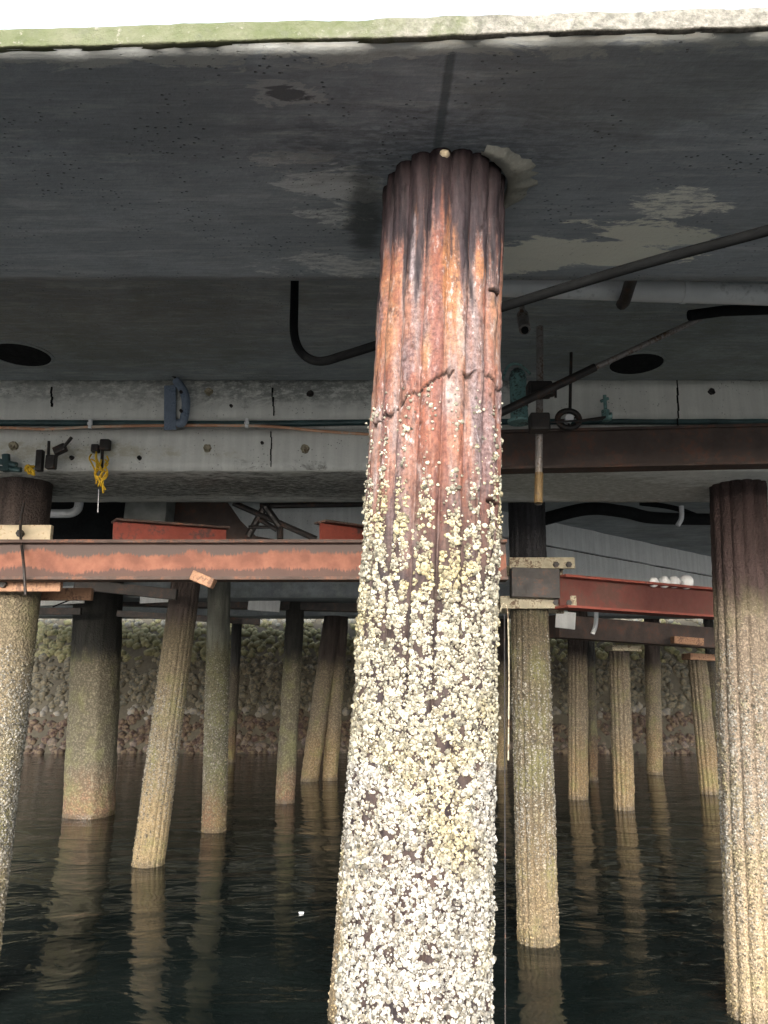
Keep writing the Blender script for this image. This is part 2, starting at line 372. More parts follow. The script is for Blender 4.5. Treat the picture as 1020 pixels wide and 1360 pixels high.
# main pile: rusted flaking steel
def mat_mainpile():
    m = M('rusted_pile_steel', .8, .0, .15); z = m.z()[2]
    st = m.noise(1, 6, .62, vec=m.vmap((26, 26, 2.2)), dist=.3)
    st2 = m.noise(1, 5, .6, vec=m.vmap((60, 60, 5), loc=(3, 1, 0)))
    big = m.noise(1, 5, .6, vec=m.vmap((9, 9, 3.2), loc=(1, 5, 2)), dist=.5)
    fine = m.noise(85, 5, .7); mid = m.noise(26, 6, .7, vec=m.vmap((1, 1, .6)))
    c = m.ramp(st, [(.25, (.13, .045, .035)), (.40, (.36, .13, .085)), (.50, (.52, .27, .19)), (.60, (.46, .36, .33)), (.72, (.30, .24, .25))])
    org = m.math('MULTIPLY', m.ramp(big, [(.50, 0), (.62, 1)]), m.mr(z, 2.55, 3.1))
    c = m.mix(m.math('MULTIPLY', org, .4), c, m.mix(m.ramp(mid, [(.4, 0), (.6, 1)]), (.62, .20, .055), (.80, .46, .17)))
    sn = m.mr(m.math('ADD', m.math('MULTIPLY', st, .5), m.math('MULTIPLY', mid, .5)), .3, .7, 0, 1, False)
    for (px, py, rx, rz_, kc, am) in ((600, 380, .03, .17, (.62, .28, .10), .85), (566, 460, .016, .06, (.70, .40, .18), .7), (640, 345, .018, .05, (.8, .36, .12), .6), (612, 440, .012, .09, (.78, .64, .52), .7),
                                (600, 525, .03, .05, (.70, .62, .58), .6), (650, 600, .02, .25, (.45, .16, .09), .6), (565, 640, .012, .28, (.50, .17, .09), .7), (548, 320, .010, .16, (.62, .60, .66), .8), (615, 640, .01, .2, (.6, .2, .1), .7)):
        c = m.mix(m.math('MULTIPLY', m.blob(tuple(at(px, py, YMF)), (rx, .12, rz_), 0, sn, .9, .35), am), c, kc)
    pale = m.math('MULTIPLY', m.ramp(mid, [(.54, 0), (.62, 1)]), m.ramp(st2, [(.45, 0), (.6, 1)]))
    c = m.mix(m.math('MULTIPLY', pale, .8), c, (.80, .72, .68))
    mv = m.math('MULTIPLY', m.ramp(m.noise(1, 5, .65, vec=m.vmap((14, 14, 4), loc=(7, 7, 7))), [(.5, 0), (.62, 1)]), .75)
    c = m.mix(mv, c, m.mix(m.ramp(fine, [(.4, 0), (.6, 1)]), (.17, .13, .15), (.34, .28, .30)))
    red = m.math('MULTIPLY', m.ramp(m.noise(1, 4, .6, vec=m.vmap((20, 20, 1.2), loc=(2, 9, 4))), [(.52, 0), (.62, 1)]), .6)
    c = m.mix(red, c, (.34, .085, .045))
    c = m.mix(1.0, c, m.ramp(fine, [(.35, (.16, .145, .145)), (.55, (.31, .29, .285)), (.7, (.38, .365, .36))]), 'MULTIPLY')
    spk = m.ramp(m.noise(130, 3, .6), [(.60, 0), (.68, 1)])
    c = m.mix(m.math('MULTIPLY', spk, .5), c, (.08, .035, .03))
    c = m.mix(.10, c, (.20, .145, .135))
    dk = m.math('MULTIPLY', m.ramp(m.noise(48, 7, .78, vec=m.vmap((1, 1, .45))), [(.53, 0), (.60, 1)]), m.ramp(m.noise(1, 5, .6, vec=m.vmap((11, 11, 5), loc=(4, 4, 4))), [(.42, 0), (.6, 1)]))
    c = m.mix(m.math('MULTIPLY', dk, .85), c, (.035, .020, .018))
    wl = m.math('MULTIPLY', m.ramp(m.noise(60, 6, .75, vec=m.vmap((1, 1, .5), loc=(9, 1, 2))), [(.56, 0), (.62, 1)]), m.ramp(big, [(.40, 1), (.55, 0)]))
    c = m.mix(m.math('MULTIPLY', wl, .6), c, (.36, .33, .33))
    # creosote streaks at the pile head, with the cap's shade painted in
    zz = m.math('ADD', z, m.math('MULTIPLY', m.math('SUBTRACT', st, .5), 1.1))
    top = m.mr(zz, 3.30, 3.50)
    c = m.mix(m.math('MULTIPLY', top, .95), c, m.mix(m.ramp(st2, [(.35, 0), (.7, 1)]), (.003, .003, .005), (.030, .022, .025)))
    low = m.math('MULTIPLY', m.mr(m.math('ADD', z, m.math('MULTIPLY', m.math('SUBTRACT', st, .5), .8)), 2.85, 2.45), .93)
    c = m.mix(low, c, m.mix(m.ramp(mid, [(.4, 0), (.6, 1)]), (.010, .009, .011), (.035, .026, .022)))
    att = m.n('ShaderNodeVertexColor'); att.layer_name = 'tint'
    sep = m.n('ShaderNodeSeparateColor'); m.l(att.outputs[0], sep.inputs[0])
    c = m.mix(sep.outputs[0], (.02, .012, .01), c)
    h = m.math('ADD', m.math('MULTIPLY', mid, .6), m.math('MULTIPLY', fine, .4))
    return m.done(c, m.ramp(mid, [(.3, .55), (.7, .85)]), m.bump(h, .9, .006))
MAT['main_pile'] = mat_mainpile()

def mat_pile(name, upper, mid_c, low_c, ztop=2.95, zlow=.9, speck=.5, sc=42):
    """timber/steel marine pile: dark dry top, grey barnacle crust, tan algae near the water"""
    m = M(name, .85, 0, .3); z = m.z()[2]
    n = m.noise(1, 5, .6, vec=m.vmap((12, 12, 1.2))); n2 = m.noise(sc, 5, .7); v = m.voro(sc*1.5); big = m.noise(2.5, 5, .6)
    zz = m.math('ADD', z, m.math('MULTIPLY', m.math('SUBTRACT', m.math('ADD', m.math('MULTIPLY', n, .5), m.math('MULTIPLY', big, .5)), .5), 1.1))
    crust = m.mix(m.mr(zz, zlow-.45, zlow+.5), low_c, mid_c)
    crust = m.mix(m.math('MULTIPLY', m.ramp(v, [(.28, 0), (.5, 1)]), speck), crust, tuple(x*.18 for x in mid_c))
    crust = m.mix(m.math('MULTIPLY', m.ramp(n2, [(.52, 0), (.64, 1)]), .55), crust, tuple(min(1, x*1.75) for x in mid_c))
    crust = m.mix(m.math('MULTIPLY', m.ramp(big, [(.5, 0), (.66, 1)]), .35), crust, (.16, .17, .06))
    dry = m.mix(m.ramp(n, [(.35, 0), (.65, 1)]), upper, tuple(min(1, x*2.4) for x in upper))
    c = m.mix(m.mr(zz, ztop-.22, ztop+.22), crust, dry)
    wet = m.mr(m.math('ADD', z, m.math('MULTIPLY', m.math('SUBTRACT', n2, .5), .18)), .03, .11, 1, 0)
    c = m.mix(m.math('MULTIPLY', wet, .6), c, (.045, .035, .02))
    h = m.math('ADD', m.math('MULTIPLY', m.math('SUBTRACT', 1, v), .6), m.math('MULTIPLY', n2, .4))
    return m.done(c, m.mr(wet, 0, 1, .85, .35), m.bump(h, .9, .016))
MAT['pile_tan'] = mat_pile('tan_crusted_pile', (.035, .027, .024), (.20, .165, .11), (.28, .21, .115))
MAT['pile_dark'] = mat_pile('dark_timber_pile', (.018, .018, .020), (.11, .09, .06), (.18, .135, .08))
MAT['pile_grey'] = mat_pile('grey_green_pile', (.07, .072, .062), (.12, .115, .075), (.21, .12, .07), 2.8, .5)
MAT['far_tan'] = mat_pile('far_tan_pile', (.025, .02, .018), (.17, .14, .10), (.23, .165, .09), 2.6, 1.0, .5, 22)
MAT['far_dark'] = mat_pile('far_dark_pile', (.016, .016, .016), (.07, .06, .045), (.12, .075, .04), 2.6, .8, .5, 22)
MAT['far_grey'] = mat_pile('far_grey_pile', (.012, .012, .011), (.14, .125, .09), (.22, .135, .085), 2.65, .5, .5, 20)
MAT['pile_right'] = mat_pile('red_brown_pile', (.026, .017, .016), (.20, .16, .12), (.27, .21, .13), 2.85, 1.0)

# water
def mat_water():
    m = M('harbour_water', .04, 0, .5); m.b.inputs['IOR'].default_value = 1.33
    n = m.noise(1, 3, .5, vec=m.vmap((.9, 1.5, 1), rot=(0, 0, .25)), dist=.8)
    n2 = m.noise(1, 4, .5, vec=m.vmap((6, 10, 1), rot=(0, 0, -.2)), dist=.4)
    h = m.math('ADD', n, m.math('MULTIPLY', n2, .10))
    c = m.mix(m.ramp(m.noise(.6, 3), [(.4, 0), (.6, 1)]), (.004, .0065, .006), (.007, .010, .009))
    return m.done(c, None, m.bump(h, .5, .07))
MAT['water'] = mat_water()
MAT['bed'] = mat_concrete('sea_bed_mud', (.08, .07, .05), .6, 1.3)

# ------------------------------------------------------------ setting: water
mb = MB(); S = 900
mb.add([(-S, -S, 0), (S, -S, 0), (S, S, 0), (-S, S, 0)], [(0, 1, 2, 3)])
tag(mb.build('water', MAT['water']), kind='structure')
mb = MB(); mb.add([(-S, -S, -4), (S, -S, -4), (S, S, -4), (-S, S, -4)], [(0, 1, 2, 3)])
tag(mb.build('sea_bed', MAT['bed']), kind='structure')

# ------------------------------------------------------------ near cap
def xs_dense(a, b, lo, hi, fine, coarse):
    return sorted(set(np.round(np.concatenate([np.arange(a, lo, coarse), np.arange(lo, hi, fine), np.arange(hi, b+coarse, coarse)]), 4)))
XL, XR = -13.0, 13.0
yb1 = atz(500, 373, ZS).y
def front_off(V):
    k = np.clip((2.4-V[..., 1])/.8, 0, 1)
    return k*(-.034*np.clip(V[..., 0], -3, 3) + (fbm(V*np.array([9., 0, 0])+3, 5, 4)-.5)*.007)
cap1 = thing('crosshead', (0, 2.2, ZS), 'dark grey stained concrete pile cap overhead at the front, holding the rusty barnacled pile', 'pile cap', 'concrete pile caps')
yf = 1.58
rough_prism('beam', [(yb1, ZS), (yb1, ZD-.004), (2.72, ZD-.004), (2.45, 4.40), (1.76, 3.90), (yf+.012, ZS+.05), (yf+.012, ZS)],
            xs_dense(XL, XR, -1.6, 1.8, .02, .4), MAT['cap_near'], cap1, .004, 8, .04, front_off)
# mossy drip edge along the front of the cap
def mat_edge():
    m = M('mossy_concrete_edge', .9, 0, .3); x = m.z()[0]
    n = m.noise(9, 7, .7); n2 = m.noise(45, 6, .75); n3 = m.noise(2.4, 5, .6)
    g = m.mix(m.ramp(n, [(.35, 0), (.65, 1)]), (.19, .235, .10), (.31, .33, .21))
    w_ = m.mix(m.ramp(n2, [(.38, 0), (.6, 1)]), (.24, .24, .20), (.56, .54, .47))
    f = m.mr(m.math('ADD', x, m.math('MULTIPLY', m.math('SUBTRACT', m.math('ADD', m.math('MULTIPLY', n, .6), m.math('MULTIPLY', n3, .6)), .6), 2.0)), -.25, .35)
    c = m.mix(f, g, w_)
    c = m.mix(m.math('MULTIPLY', m.ramp(n2, [(.60, 0), (.68, 1)]), .7), c, (.66, .63, .56))
    c = m.mix(1.0, c, (.36, .35, .35), 'MULTIPLY')
    c = m.mix(m.math('MULTIPLY', m.ramp(m.noise(16, 6, .7), [(.56, 0), (.66, 1)]), .5), c, (.08, .085, .06))
    return m.done(c, None, m.bump(m.math('ADD', n, n2), .9, .012))
MAT['edge'] = mat_edge()
rough_prism('edge_strip', [(yf+.016, ZS-.001), (yf+.127, ZS+.066), (yf+.004, ZS+.056), (yf, ZS)],
            xs_dense(XL, XR, -1.6, 1.8, .012, .4), MAT['edge'], cap1, .004, 14, .005, front_off, 9)

# ------------------------------------------------------------ deck slab
deck = thing('deck_slab', (0, 12, ZD), 'dark concrete deck slab spanning overhead from cap to cap', 'deck')
rough_prism('slab', [(2.66, ZD), (2.66, ZD+.26), (27.6, ZD+.26), (27.6, ZD)], xs_dense(XL, XR, -3, 3, .25, 1.0), MAT['soffit'], deck, .008, 2.2, .35)
# drain openings seen as dark ovals in the soffit: rimmed sockets
def drain(px, py, r, lab):
    c = atz(px, py, ZD); t = thing('drain_socket', tuple(c), lab, 'drain', 'round drain openings in the deck')
    mb = MB(); n = 32
    v = []; f = []
    prof = [(r*1.10, .004), (r*1.10, -.012), (r, -.014), (r*.97, .0)]
    for k in range(n):
        a = 2*math.pi*k/n
        for (q, h) in prof: v.append((c.x+q*math.cos(a), c.y+q*math.sin(a), c.z+h))
    for k in range(n):
        for j in range(3): f.append((k*4+j, k*4+j+1, ((k+1) % n)*4+j+1, ((k+1) % n)*4+j))
    round_shade(mb.add(v, f).build('rim', MAT['soffit'], t), 40)
    mb = MB(); v = [(c.x+r*.98*math.cos(2*math.pi*k/n), c.y+r*.98*math.sin(2*math.pi*k/n), c.z-.006) for k in range(n)]
    v2 = [(a, b, z-.003) for (a, b, z) in v]
    mb.add(v+v2, [tuple(range(n)), tuple(reversed(range(n, 2*n)))]+[(k, (k+1) % n, n+(k+1) % n, n+k) for k in range(n)])
    mb.build('dark_disc', MAT['black'], t)  # black disc in place of a hole: the dark inside is painted
drain(28, 470, .20, 'dark oval drain opening in the deck underside at the left edge')
drain(845, 482, .19, 'dark oval drain opening in the deck underside right of the rusty pile')

# ------------------------------------------------------------ second cap
Y2 = 5.5; Y2b = 6.55
cap2 = thing('crosshead', (0, 6, ZS), 'pale concrete pile cap behind the rusty pile with a cable slot along its face', 'pile cap', 'concrete pile caps')
z1, z2 = at(300, 571, Y2).z, at(300, 555, Y2).z
def arch(V):  return 0*V[..., 0]
rough_prism('beam', [(Y2, ZS), (Y2, z1), (Y2+.09, z1), (Y2+.09, z2), (Y2, z2), (Y2, ZD-.004), (Y2b, ZD-.004), (Y2b, ZS)],
            xs_dense(XL, XR, -3.2, 3.4, .05, .5), MAT['cap_mid'], cap2, .007, 6, .06, None, 3)
# vertical construction joints and form-tie recesses on the cap face
for (px, y0, y1) in ((360, 573, 620), (362, 515, 552), (900, 505, 566), (68, 514, 540)):
    a = at(px, y0, Y2-.004); b = at(px+1, y1, Y2-.004); mb = MB()
    for k in range(6):
        p = a.lerp(b, k/6); q = a.lerp(b, (k+1)/6); j = Vector((random.uniform(-.006, .006), 0, 0))
        mb.obox((p+q)/2+j, (random.uniform(.003, .007), 0, 0), (0, .006, 0), (0, 0, (p-q).length*.5))
    mb.build('joint', MAT['black'], cap2)
def annulus(c, r0, r1, y0, n=14, jit=.15):
    v = []; f = []
    for k in range(n):
        a = 2*math.pi*k/n; j = 1+random.uniform(-jit, jit)
        v += [(c.x+r0*j*math.cos(a), y0, c.z+r0*j*math.sin(a)), (c.x+r1*j*math.cos(a), y0-.012, c.z+r1*j*math.sin(a)), (c.x+r1*1.15*j*math.cos(a), y0+.01, c.z+r1*1.15*j*math.sin(a))]
    for k in range(n):
        m_ = (k+1) % n; f += [(k*3, k*3+1, m_*3+1, m_*3), (k*3+1, k*3+2, m_*3+2, m_*3+1)]
    v.append((c.x, y0+.004, c.z))
    for k in range(n): f.append((len(v)-1, k*3, ((k+1) % n)*3))
    return v, f
for (px, py, r) in ((275, 595, .034), (405, 596, .038), (277, 520, .036), (412, 523, .03), (18, 592, .04), (95, 608, .02), (185, 608, .018), (945, 520, .03), (307, 539, .014), (348, 588, .014)):
    c = at(px, py, Y2-.006); v, f = annulus(c, r*.4, r*.8, Y2-.006)
    MB().add(v, f).build('form_tie', MAT['olive_plate' if r > .03 else 'black_iron'], cap2)

# conduit in the slot and the orange cable in front of it
def run(name, lab, cat, pts, r, mat, seg=10, sm=True, group=None, k=8):
    mb = MB().tube(smooth_path(pts, k) if sm else pts, r, seg)
    o = mb.build(name, mat); round_shade(o, 50); tag(o, lab, cat, group); return o
run('conduit', 'dark teal conduit running in the slot of the pale pile cap', 'conduit',
    [at(-250, 560, Y2+.045), at(100, 562, Y2+.045), at(330, 563, Y2+.045), at(600, 560, Y2+.045), at(1300, 560, Y2+.045)], .024, MAT['conduit'])
run('cable', 'thin orange and cream cable sagging along the pale cap face', 'cable',
    [at(-200, 565, Y2-.02), at(0, 568, Y2-.02), at(60, 570, Y2-.02), at(120, 567, Y2-.02), at(235, 565, Y2-.02), at(350, 566, Y2-.02), at(420, 572, Y2-.02), at(500, 577, Y2-.02), at(620, 578, Y2-.02)], .011, MAT['cable'])
for px, py in ((120, 563), (328, 562)):
    c = at(px, py, Y2-.028); mb = MB().obox(c, (.012, 0, 0), (0, .014, 0), (0, 0, .035)).obox(c+Vector((0, -.012, .0)), (.018, 0, 0), (0, .004, 0), (0, 0, .01))
    tag(mb.build('cable_clip', MAT['white_pvc'], bevel=.002), 'small white clip holding the orange cable, ' + ('left of the blue bracket' if px < 200 else 'right of the blue bracket'), 'clip', 'cable clips')
# blue-grey hanging bracket
c0 = at(232, 500, Y2-.02); t = thing('hanger_bracket', tuple(at(232, 570, Y2-.03)), 'blue grey metal hanger bracket strapped over the cable slot', 'bracket')
mb = MB(); a = at(226, 512, Y2-.04); b = at(226, 571, Y2-.04); mb.bar(a, b, .09, .012, (0, 1, 0)); mb.build('strap', MAT['blue_grey'], t, bevel=.003)
mb = MB(); prof = [at(234, 505, Y2-.09), at(244, 520, Y2-.10), at(247, 538, Y2-.10), at(243, 560, Y2-.09), at(236, 562, Y2-.08)]
mb.tube(smooth_path(prof, 5), .032, 10); round_shade(mb.build('hook', MAT['blue_grey'], t), 50)
mb = MB().tube([at(210, 490, Y2-.12), at(232, 500, Y2-.06), at(236, 515, Y2-.06)], .012, 8); mb.build('rod', MAT['black_iron'], t)
for py in (520, 545): 
    c = at(240, py, Y2-.145); MB().tube([c, c+Vector((0, .04, 0))], .012, 8).build('bolt', MAT['black_iron'], t)

# ------------------------------------------------------------ brown steel beam at right in front of the second cap
def ibeam(name, lab, cat, p, q, h, wd, tw, tf, mweb, mfl, group=None, sweb=None):
    p, q = Vector(p), Vector(q); t = thing(name, tuple((p+q)/2-Vector((0, 0, h/2))), lab, cat, group)
    u = Vector((0, 0, 1))
    mb = MB().bar(p, q, tw, h-2*tf-.002, u); mb.build('web', mweb, t)
    for s_ in (1, -1):
        mb = MB(); n = 24; d = q-p; sd_ = d.normalized().cross(u)
        for k in range(n):   # flange in short lengths that scale off unevenly at the lip
            pass
        vv = []; ff = []
        for k in range(n+1):
            c = p+d*(k/n)+u*(s_*(h/2-tf/2)); j = [random.uniform(-.003, .003) for _ in range(4)]
            vv += [c-sd_*(wd/2+j[0])-u*tf/2, c+sd_*(wd/2+j[1])-u*tf/2, c+sd_*(wd/2+j[2])+u*tf/2, c-sd_*(wd/2+j[3])+u*tf/2]
        for k in range(n):
            for m_ in range(4): ff.append((k*4+m_, k*4+(m_+1) % 4, (k+1)*4+(m_+1) % 4, (k+1)*4+m_))
        ff += [(3, 2, 1, 0), (n*4, n*4+1, n*4+2, n*4+3)]
        mb.add(vv, ff).build('flange', mfl, t)
    return t
pa, pb = at(560, 603, 5.25), at(1180, 589, 4.95)
ibeam('steel_beam', 'dark brown rusty steel beam running right across the pale cap face', 'beam', pa, pb, .285, .14, .10, .02, MAT['rust_bar'], MAT['rust_bar'])

# red primer I-beam between the pile rows (left)
pL, pR = at(-260, 745, 5.42), at(672, 741, 5.42)
hb = .285
MAT['redL'] = mat_redbeam(pL.z-hb/2, pL.z+hb/2, 'red_primer_web')
pR.z = pL.z
RB = ibeam('steel_beam', 'orange red primed I-beam with rusty flanges crossing behind the barnacled pile', 'beam', pL, pR, hb, .15, .012, .022, MAT['redL'], MAT['rust_flange'])
# right red beam going behind the right pile
q0, q1 = at(742, 786, 7.0), at(1010, 806, 8.3)
q1.z = q0.z-.02
MAT['redR'] = paint('red_primer_web_right', (.12, .032, .024), .7, 0, .3, (.10, .045, .035), 5, .52, .4)
MAT['redRf'] = paint('red_primer_flange_right', (.24, .06, .042), .7, 0, .2, (.12, .06, .05), 8, .60, .4)
t = ibeam('steel_beam', 'red primed I-beam bolted beside the banded pile, running back to the right', 'beam', q0, q1, .30, .22, .012, .022, MAT['redR'], MAT['redRf'])
# two short red stubs above the long beam
def stub(p, q, h, lab):
    ibeam('beam_stub', lab, 'beam stub', p, q, h, .16, .014, .016, MAT['red_primer'], MAT['rust_flange'], 'red beam stubs above the long beam')
stub(at(150, 706, 5.9), at(300, 716, 6.4), .19, 'short red beam stub lying on the long red beam at the left')
stub(at(425, 706, 5.9), at(520, 718, 6.4), .17, 'short red beam stub nearest the barnacled pile')

# ------------------------------------------------------------ barnacle builder
def barnacles(name, parent, centers, normals, sizes, tints, seg=6, lab=None):
    n = len(centers)
    a = np.linspace(0, 2*np.pi, seg, endpoint=False)
    N = normals/np.linalg.norm(normals, axis=1)[:, None]
    N = N + rng.normal(0, .36, N.shape); N /= np.linalg.norm(N, axis=1)[:, None]
    ref = np.tile([0, 0, 1.], (n, 1)); T = np.cross(ref, N); T /= np.linalg.norm(T, axis=1)[:, None]+1e-9; B = np.cross(N, T)
    V = np.zeros((n, seg*3+1, 3)); jit = rng.uniform(.78, 1.22, (n, seg))
    hh = rng.uniform(.65, 1.25, n)
    tw = rng.uniform(0, 6.28, n)
    for r_i, (rad, hgt, dn) in enumerate(((1.0, -.35, 0), (.60, .72, 0), (.36, .55, 0))):
        for k in range(seg):
            ang = a[k]+tw
            rr = sizes*rad*jit[:, k]
            V[:, r_i*seg+k] = centers+(T*np.cos(ang)[:, None]+B*np.sin(ang)[:, None])*rr[:, None]+N*(sizes*hgt*hh*(1+.2*(jit[:, k]-1)))[:, None]
    V[:, -1] = centers+N*(sizes*.25*hh)[:, None]
    f = []
    for r_i in (0, 1):
        for k in range(seg): f.append((r_i*seg+k, r_i*seg+(k+1) % seg, (r_i+1)*seg+(k+1) % seg, (r_i+1)*seg+k))
    for k in range(seg): f.append((2*seg+k, 2*seg+(k+1) % seg, 3*seg, 3*seg))
    q = np.array(f[:2*seg]); tr = np.array(f[2*seg:])[:, :3]
    off = (np.arange(n)*(seg*3+1))[:, None, None]
    Q = (q[None]+off).reshape(-1, 4); Tt = (tr[None]+off).reshape(-1, 3)
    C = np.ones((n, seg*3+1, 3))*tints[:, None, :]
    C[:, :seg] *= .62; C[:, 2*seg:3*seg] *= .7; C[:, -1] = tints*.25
    v = V.reshape(-1, 3); org = np.array(parent.location)
    me = bpy.data.meshes.new(name); me.vertices.add(len(v)); me.vertices.foreach_set('co', (v-org).ravel())
    li = np.concatenate([Q.ravel(), Tt.ravel()]).astype(np.int32); me.loops.add(len(li)); me.loops.foreach_set('vertex_index', li)
    ls = np.concatenate([np.arange(len(Q))*4, len(Q)*4+np.arange(len(Tt))*3]).astype(np.int32)
    me.polygons.add(len(ls)); me.polygons.foreach_set('loop_start', ls); me.update(calc_edges=True)
    at_ = me.color_attributes.new('tint', 'FLOAT_COLOR', 'POINT'); cc = np.ones((len(v), 4)); cc[:, :3] = C.reshape(-1, 3); at_.data.foreach_set('color', cc.ravel())
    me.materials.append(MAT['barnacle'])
    o = bpy.data.objects.new(name, me); col.objects.link(o); o.parent = parent
    tag(o, lab, kind='stuff'); return o
def shell_tints(n, P, lo=.45, hi=.86, warm=.5, dark=.06):
    b = rng.uniform(lo, hi, n)
    y = np.clip((fbm(P*6+5, 3, 3)-.52)*4+rng.normal(0, .25, n), 0, 1)*warm
    t = np.stack([b, b*(.965-.10*y), b*(.87-.38*y)], 1)
    dk = rng.random(n) < dark
    t[dk] *= rng.uniform(.15, .5, (dk.sum(), 1)); return t

# ------------------------------------------------------------ piles
def pile(name, lab, top, bot, rad, mat, flutes=0, fdep=.006, rough=.006, seg=48, dz=.05, zbot=-1.6, group=None, square=0, tint=None, cat='pile', taper=0., ztop=None):
    """shaft through world points top and bot (centres), continued below the water"""
    top, bot = Vector(top), Vector(bot)
    if ztop is not None: top = bot+(top-bot)*((ztop-bot.z)/(top.z-bot.z))
    dirv = (top-bot)/(top.z-bot.z); lo = bot+dirv*(zbot-bot.z); base = bot+dirv*(0-bot.z)
    t = thing(name, tuple(base), lab, cat, group)
    nz = int((top.z-lo.z)/dz)+1; zz = np.linspace(lo.z, top.z, nz); th = np.linspace(0, 2*np.pi, seg, endpoint=False)
    cx = lo.x+(zz-lo.z)*dirv.x; cy = lo.y+(zz-lo.z)*dirv.y
    T, Z = np.meshgrid(th, zz)
    q = np.stack([np.cos(T)*2+top.x*3, np.sin(T)*2, Z*2.2], -1)
    r = rad*(1+taper*(1-(Z-zz[0])/(zz[-1]-zz[0])))
    if square: r = r*(1/np.maximum(np.abs(np.cos(T+.3)), np.abs(np.sin(T+.3)))**square)
    if flutes:
        ph = np.abs(np.sin(flutes*T/2+.4)); r = r-fdep*(1-ph**.42)*1.9+fdep*.4
    r = r+(fbm(q*1.2, 2, 4)-.5)*rough*2+(fbm(np.stack([np.cos(T)*rad*30, np.sin(T)*rad*30, Z*24], -1), 8, 3)-.5)*rough*1.6
    return t, T, Z, r, cx, cy, th, zz
def pile_build(t, T, Z, r, cx, cy, mat, cols=None):
    V = np.stack([cx[:, None]+r*np.cos(T), cy[:, None]+r*np.sin(T), Z], -1)
    nz, seg = T.shape
    o = mesh_obj('shaft', V.reshape(-1, 3), grid_faces(seg, nz, True), mat, t, True, cols)
    return o, V
def scatter(t, T, Z, r, cx, cy, n, prob, size, tints, lift=.0, seg=6, seed=0, lump=0):
    """random points on the shaft accepted with probability prob(theta, z)"""
    g = np.random.default_rng(seed); nz, sg = T.shape
    i = g.integers(0, sg, n*3); j = g.uniform(0, nz-1.001, n*3); k = j.astype(int)
    th = T[0, i]+g.uniform(-.5, .5, n*3)*2*np.pi/sg; z = Z[k, 0]+(j-k)*(Z[1, 0]-Z[0, 0])
    keep = g.random(n*3) < prob(th, z, r[k, i]); idx = np.where(keep)[0][:n]
    th, z, k, i = th[idx], z[idx], k[idx], i[idx]
    rr = r[k, i]+lift
    P = np.stack([cx[k]+rr*np.cos(th), cy[k]+rr*np.sin(th), z], 1)
    if lump:
        q = np.clip(fbm(P*22, 40, 2)-.42, 0, 1)*lump*2; P[:, 0] += np.cos(th)*q*g.random(len(th)); P[:, 1] += np.sin(th)*q*g.random(len(th))
    N = np.stack([np.cos(th), np.sin(th), np.zeros_like(th)], 1)
    s = size(g, len(th), z)
    return barnacles('barnacles', t, P, N, s, tints(len(th), P), seg)

# --- the big rusted, barnacled pile in the foreground
YM = 2.17
mt_, mb_ = at(592, 205, YM), at(548, 1360, YM)
t, T, Z, r, cx, cy, th, zz = pile('steel_pile', 'large rusty orange fluted pile in the foreground, thick with white barnacles below', mt_, mb_, .186, None,
                                  flutes=17, fdep=.012, rough=.004, seg=400, dz=.005, ztop=ZS+.03)
# flaking scabs, cracks and notches
P = np.stack([cx[:, None]+r*np.cos(T), cy[:, None]+r*np.sin(T), Z], -1)
Pn = np.stack([np.cos(T)*.19, np.sin(T)*.19, Z], -1)
sc_ = fbm(Pn*np.array([28, 28, 7.]), 60, 4); r += np.where(sc_ > .53, .002, 0)+(sc_-.5)*.006
dark = np.ones_like(r)
def zpix(py, Y=YM-.18): return at(560, py, Y).z
def thpix(px, Y=YM-.1):  # angle on the shaft front facing image column px (about y=450)
    x = (px-588)/84.; return -math.pi/2+math.asin(max(-.999, min(.999, x)))
def crack(pts, wdt, dep):
    global r, dark
    ths = np.array([thpix(p[0]) for p in pts]); zs = np.array([zpix(p[1]) for p in pts])
    TT = np.where(T > math.pi, T-2*math.pi, T)
    zc = np.interp(TT, ths, zs)+(fbm(np.stack([TT*14, TT*0, TT*0], -1), 77, 4)-.5)*.035
    on = (TT > ths[0]) & (TT < ths[-1])
    br = fbm(np.stack([TT*9, TT*0+4, TT*0], -1), 31, 3)
    ww = wdt*(.35+1.3*np.clip((br-.35)*3, 0, 1))
    d = np.exp(-((Z-zc)/ww)**2)*on*(br > .33)
    r = r-dep*d; dark = dark*(1-np.clip(d*1.8, 0, 1)*.97)
    r = r+np.where(on & (Z > zc) & (Z < zc+.05), .0025, 0)
crack([(506, 548), (530, 540), (555, 520), (580, 508), (600, 496), (625, 494), (640, 485), (660, 500), (671, 490)], .0038, .013)
if False: crack([(506, 428), (530, 430), (560, 420), (590, 437)], .0015, .004)
for (x0, x1, yy, h) in ((650, 664, 371, .005), (652, 668, 658, .006)):      # torn notches where a plate edge lifts
    t0, t1 = thpix(x0), thpix(x1); TT = np.where(T > math.pi, T-2*math.pi, T); zc = zpix(yy)
    on = (TT > t0) & (TT < t1) & (np.abs(Z-zc) < h); r = np.where(on, r-.016, r); dark = np.where(on, .05, dark)
    on = (TT > t0) & (TT < t1) & (Z > zc) & (Z < zc+.24); r = np.where(on, r+.007, r)
g = random.Random(5)
for _ in range(40):      # pin holes of corrosion
    a0 = g.uniform(-math.pi, 0); z0 = g.uniform(2.7, 3.5); s0 = g.uniform(.003, .007)
    TT = np.where(T > math.pi, T-2*math.pi, T); dd = ((TT-a0)*.19/s0)**2+((Z-z0)/s0)**2; e = np.exp(-dd); r -= e*.007; dark *= 1-.85*e
cd = np.repeat(dark.reshape(-1, 1), 3, 1)
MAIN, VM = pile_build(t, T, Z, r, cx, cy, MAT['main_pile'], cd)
rm = r.copy()
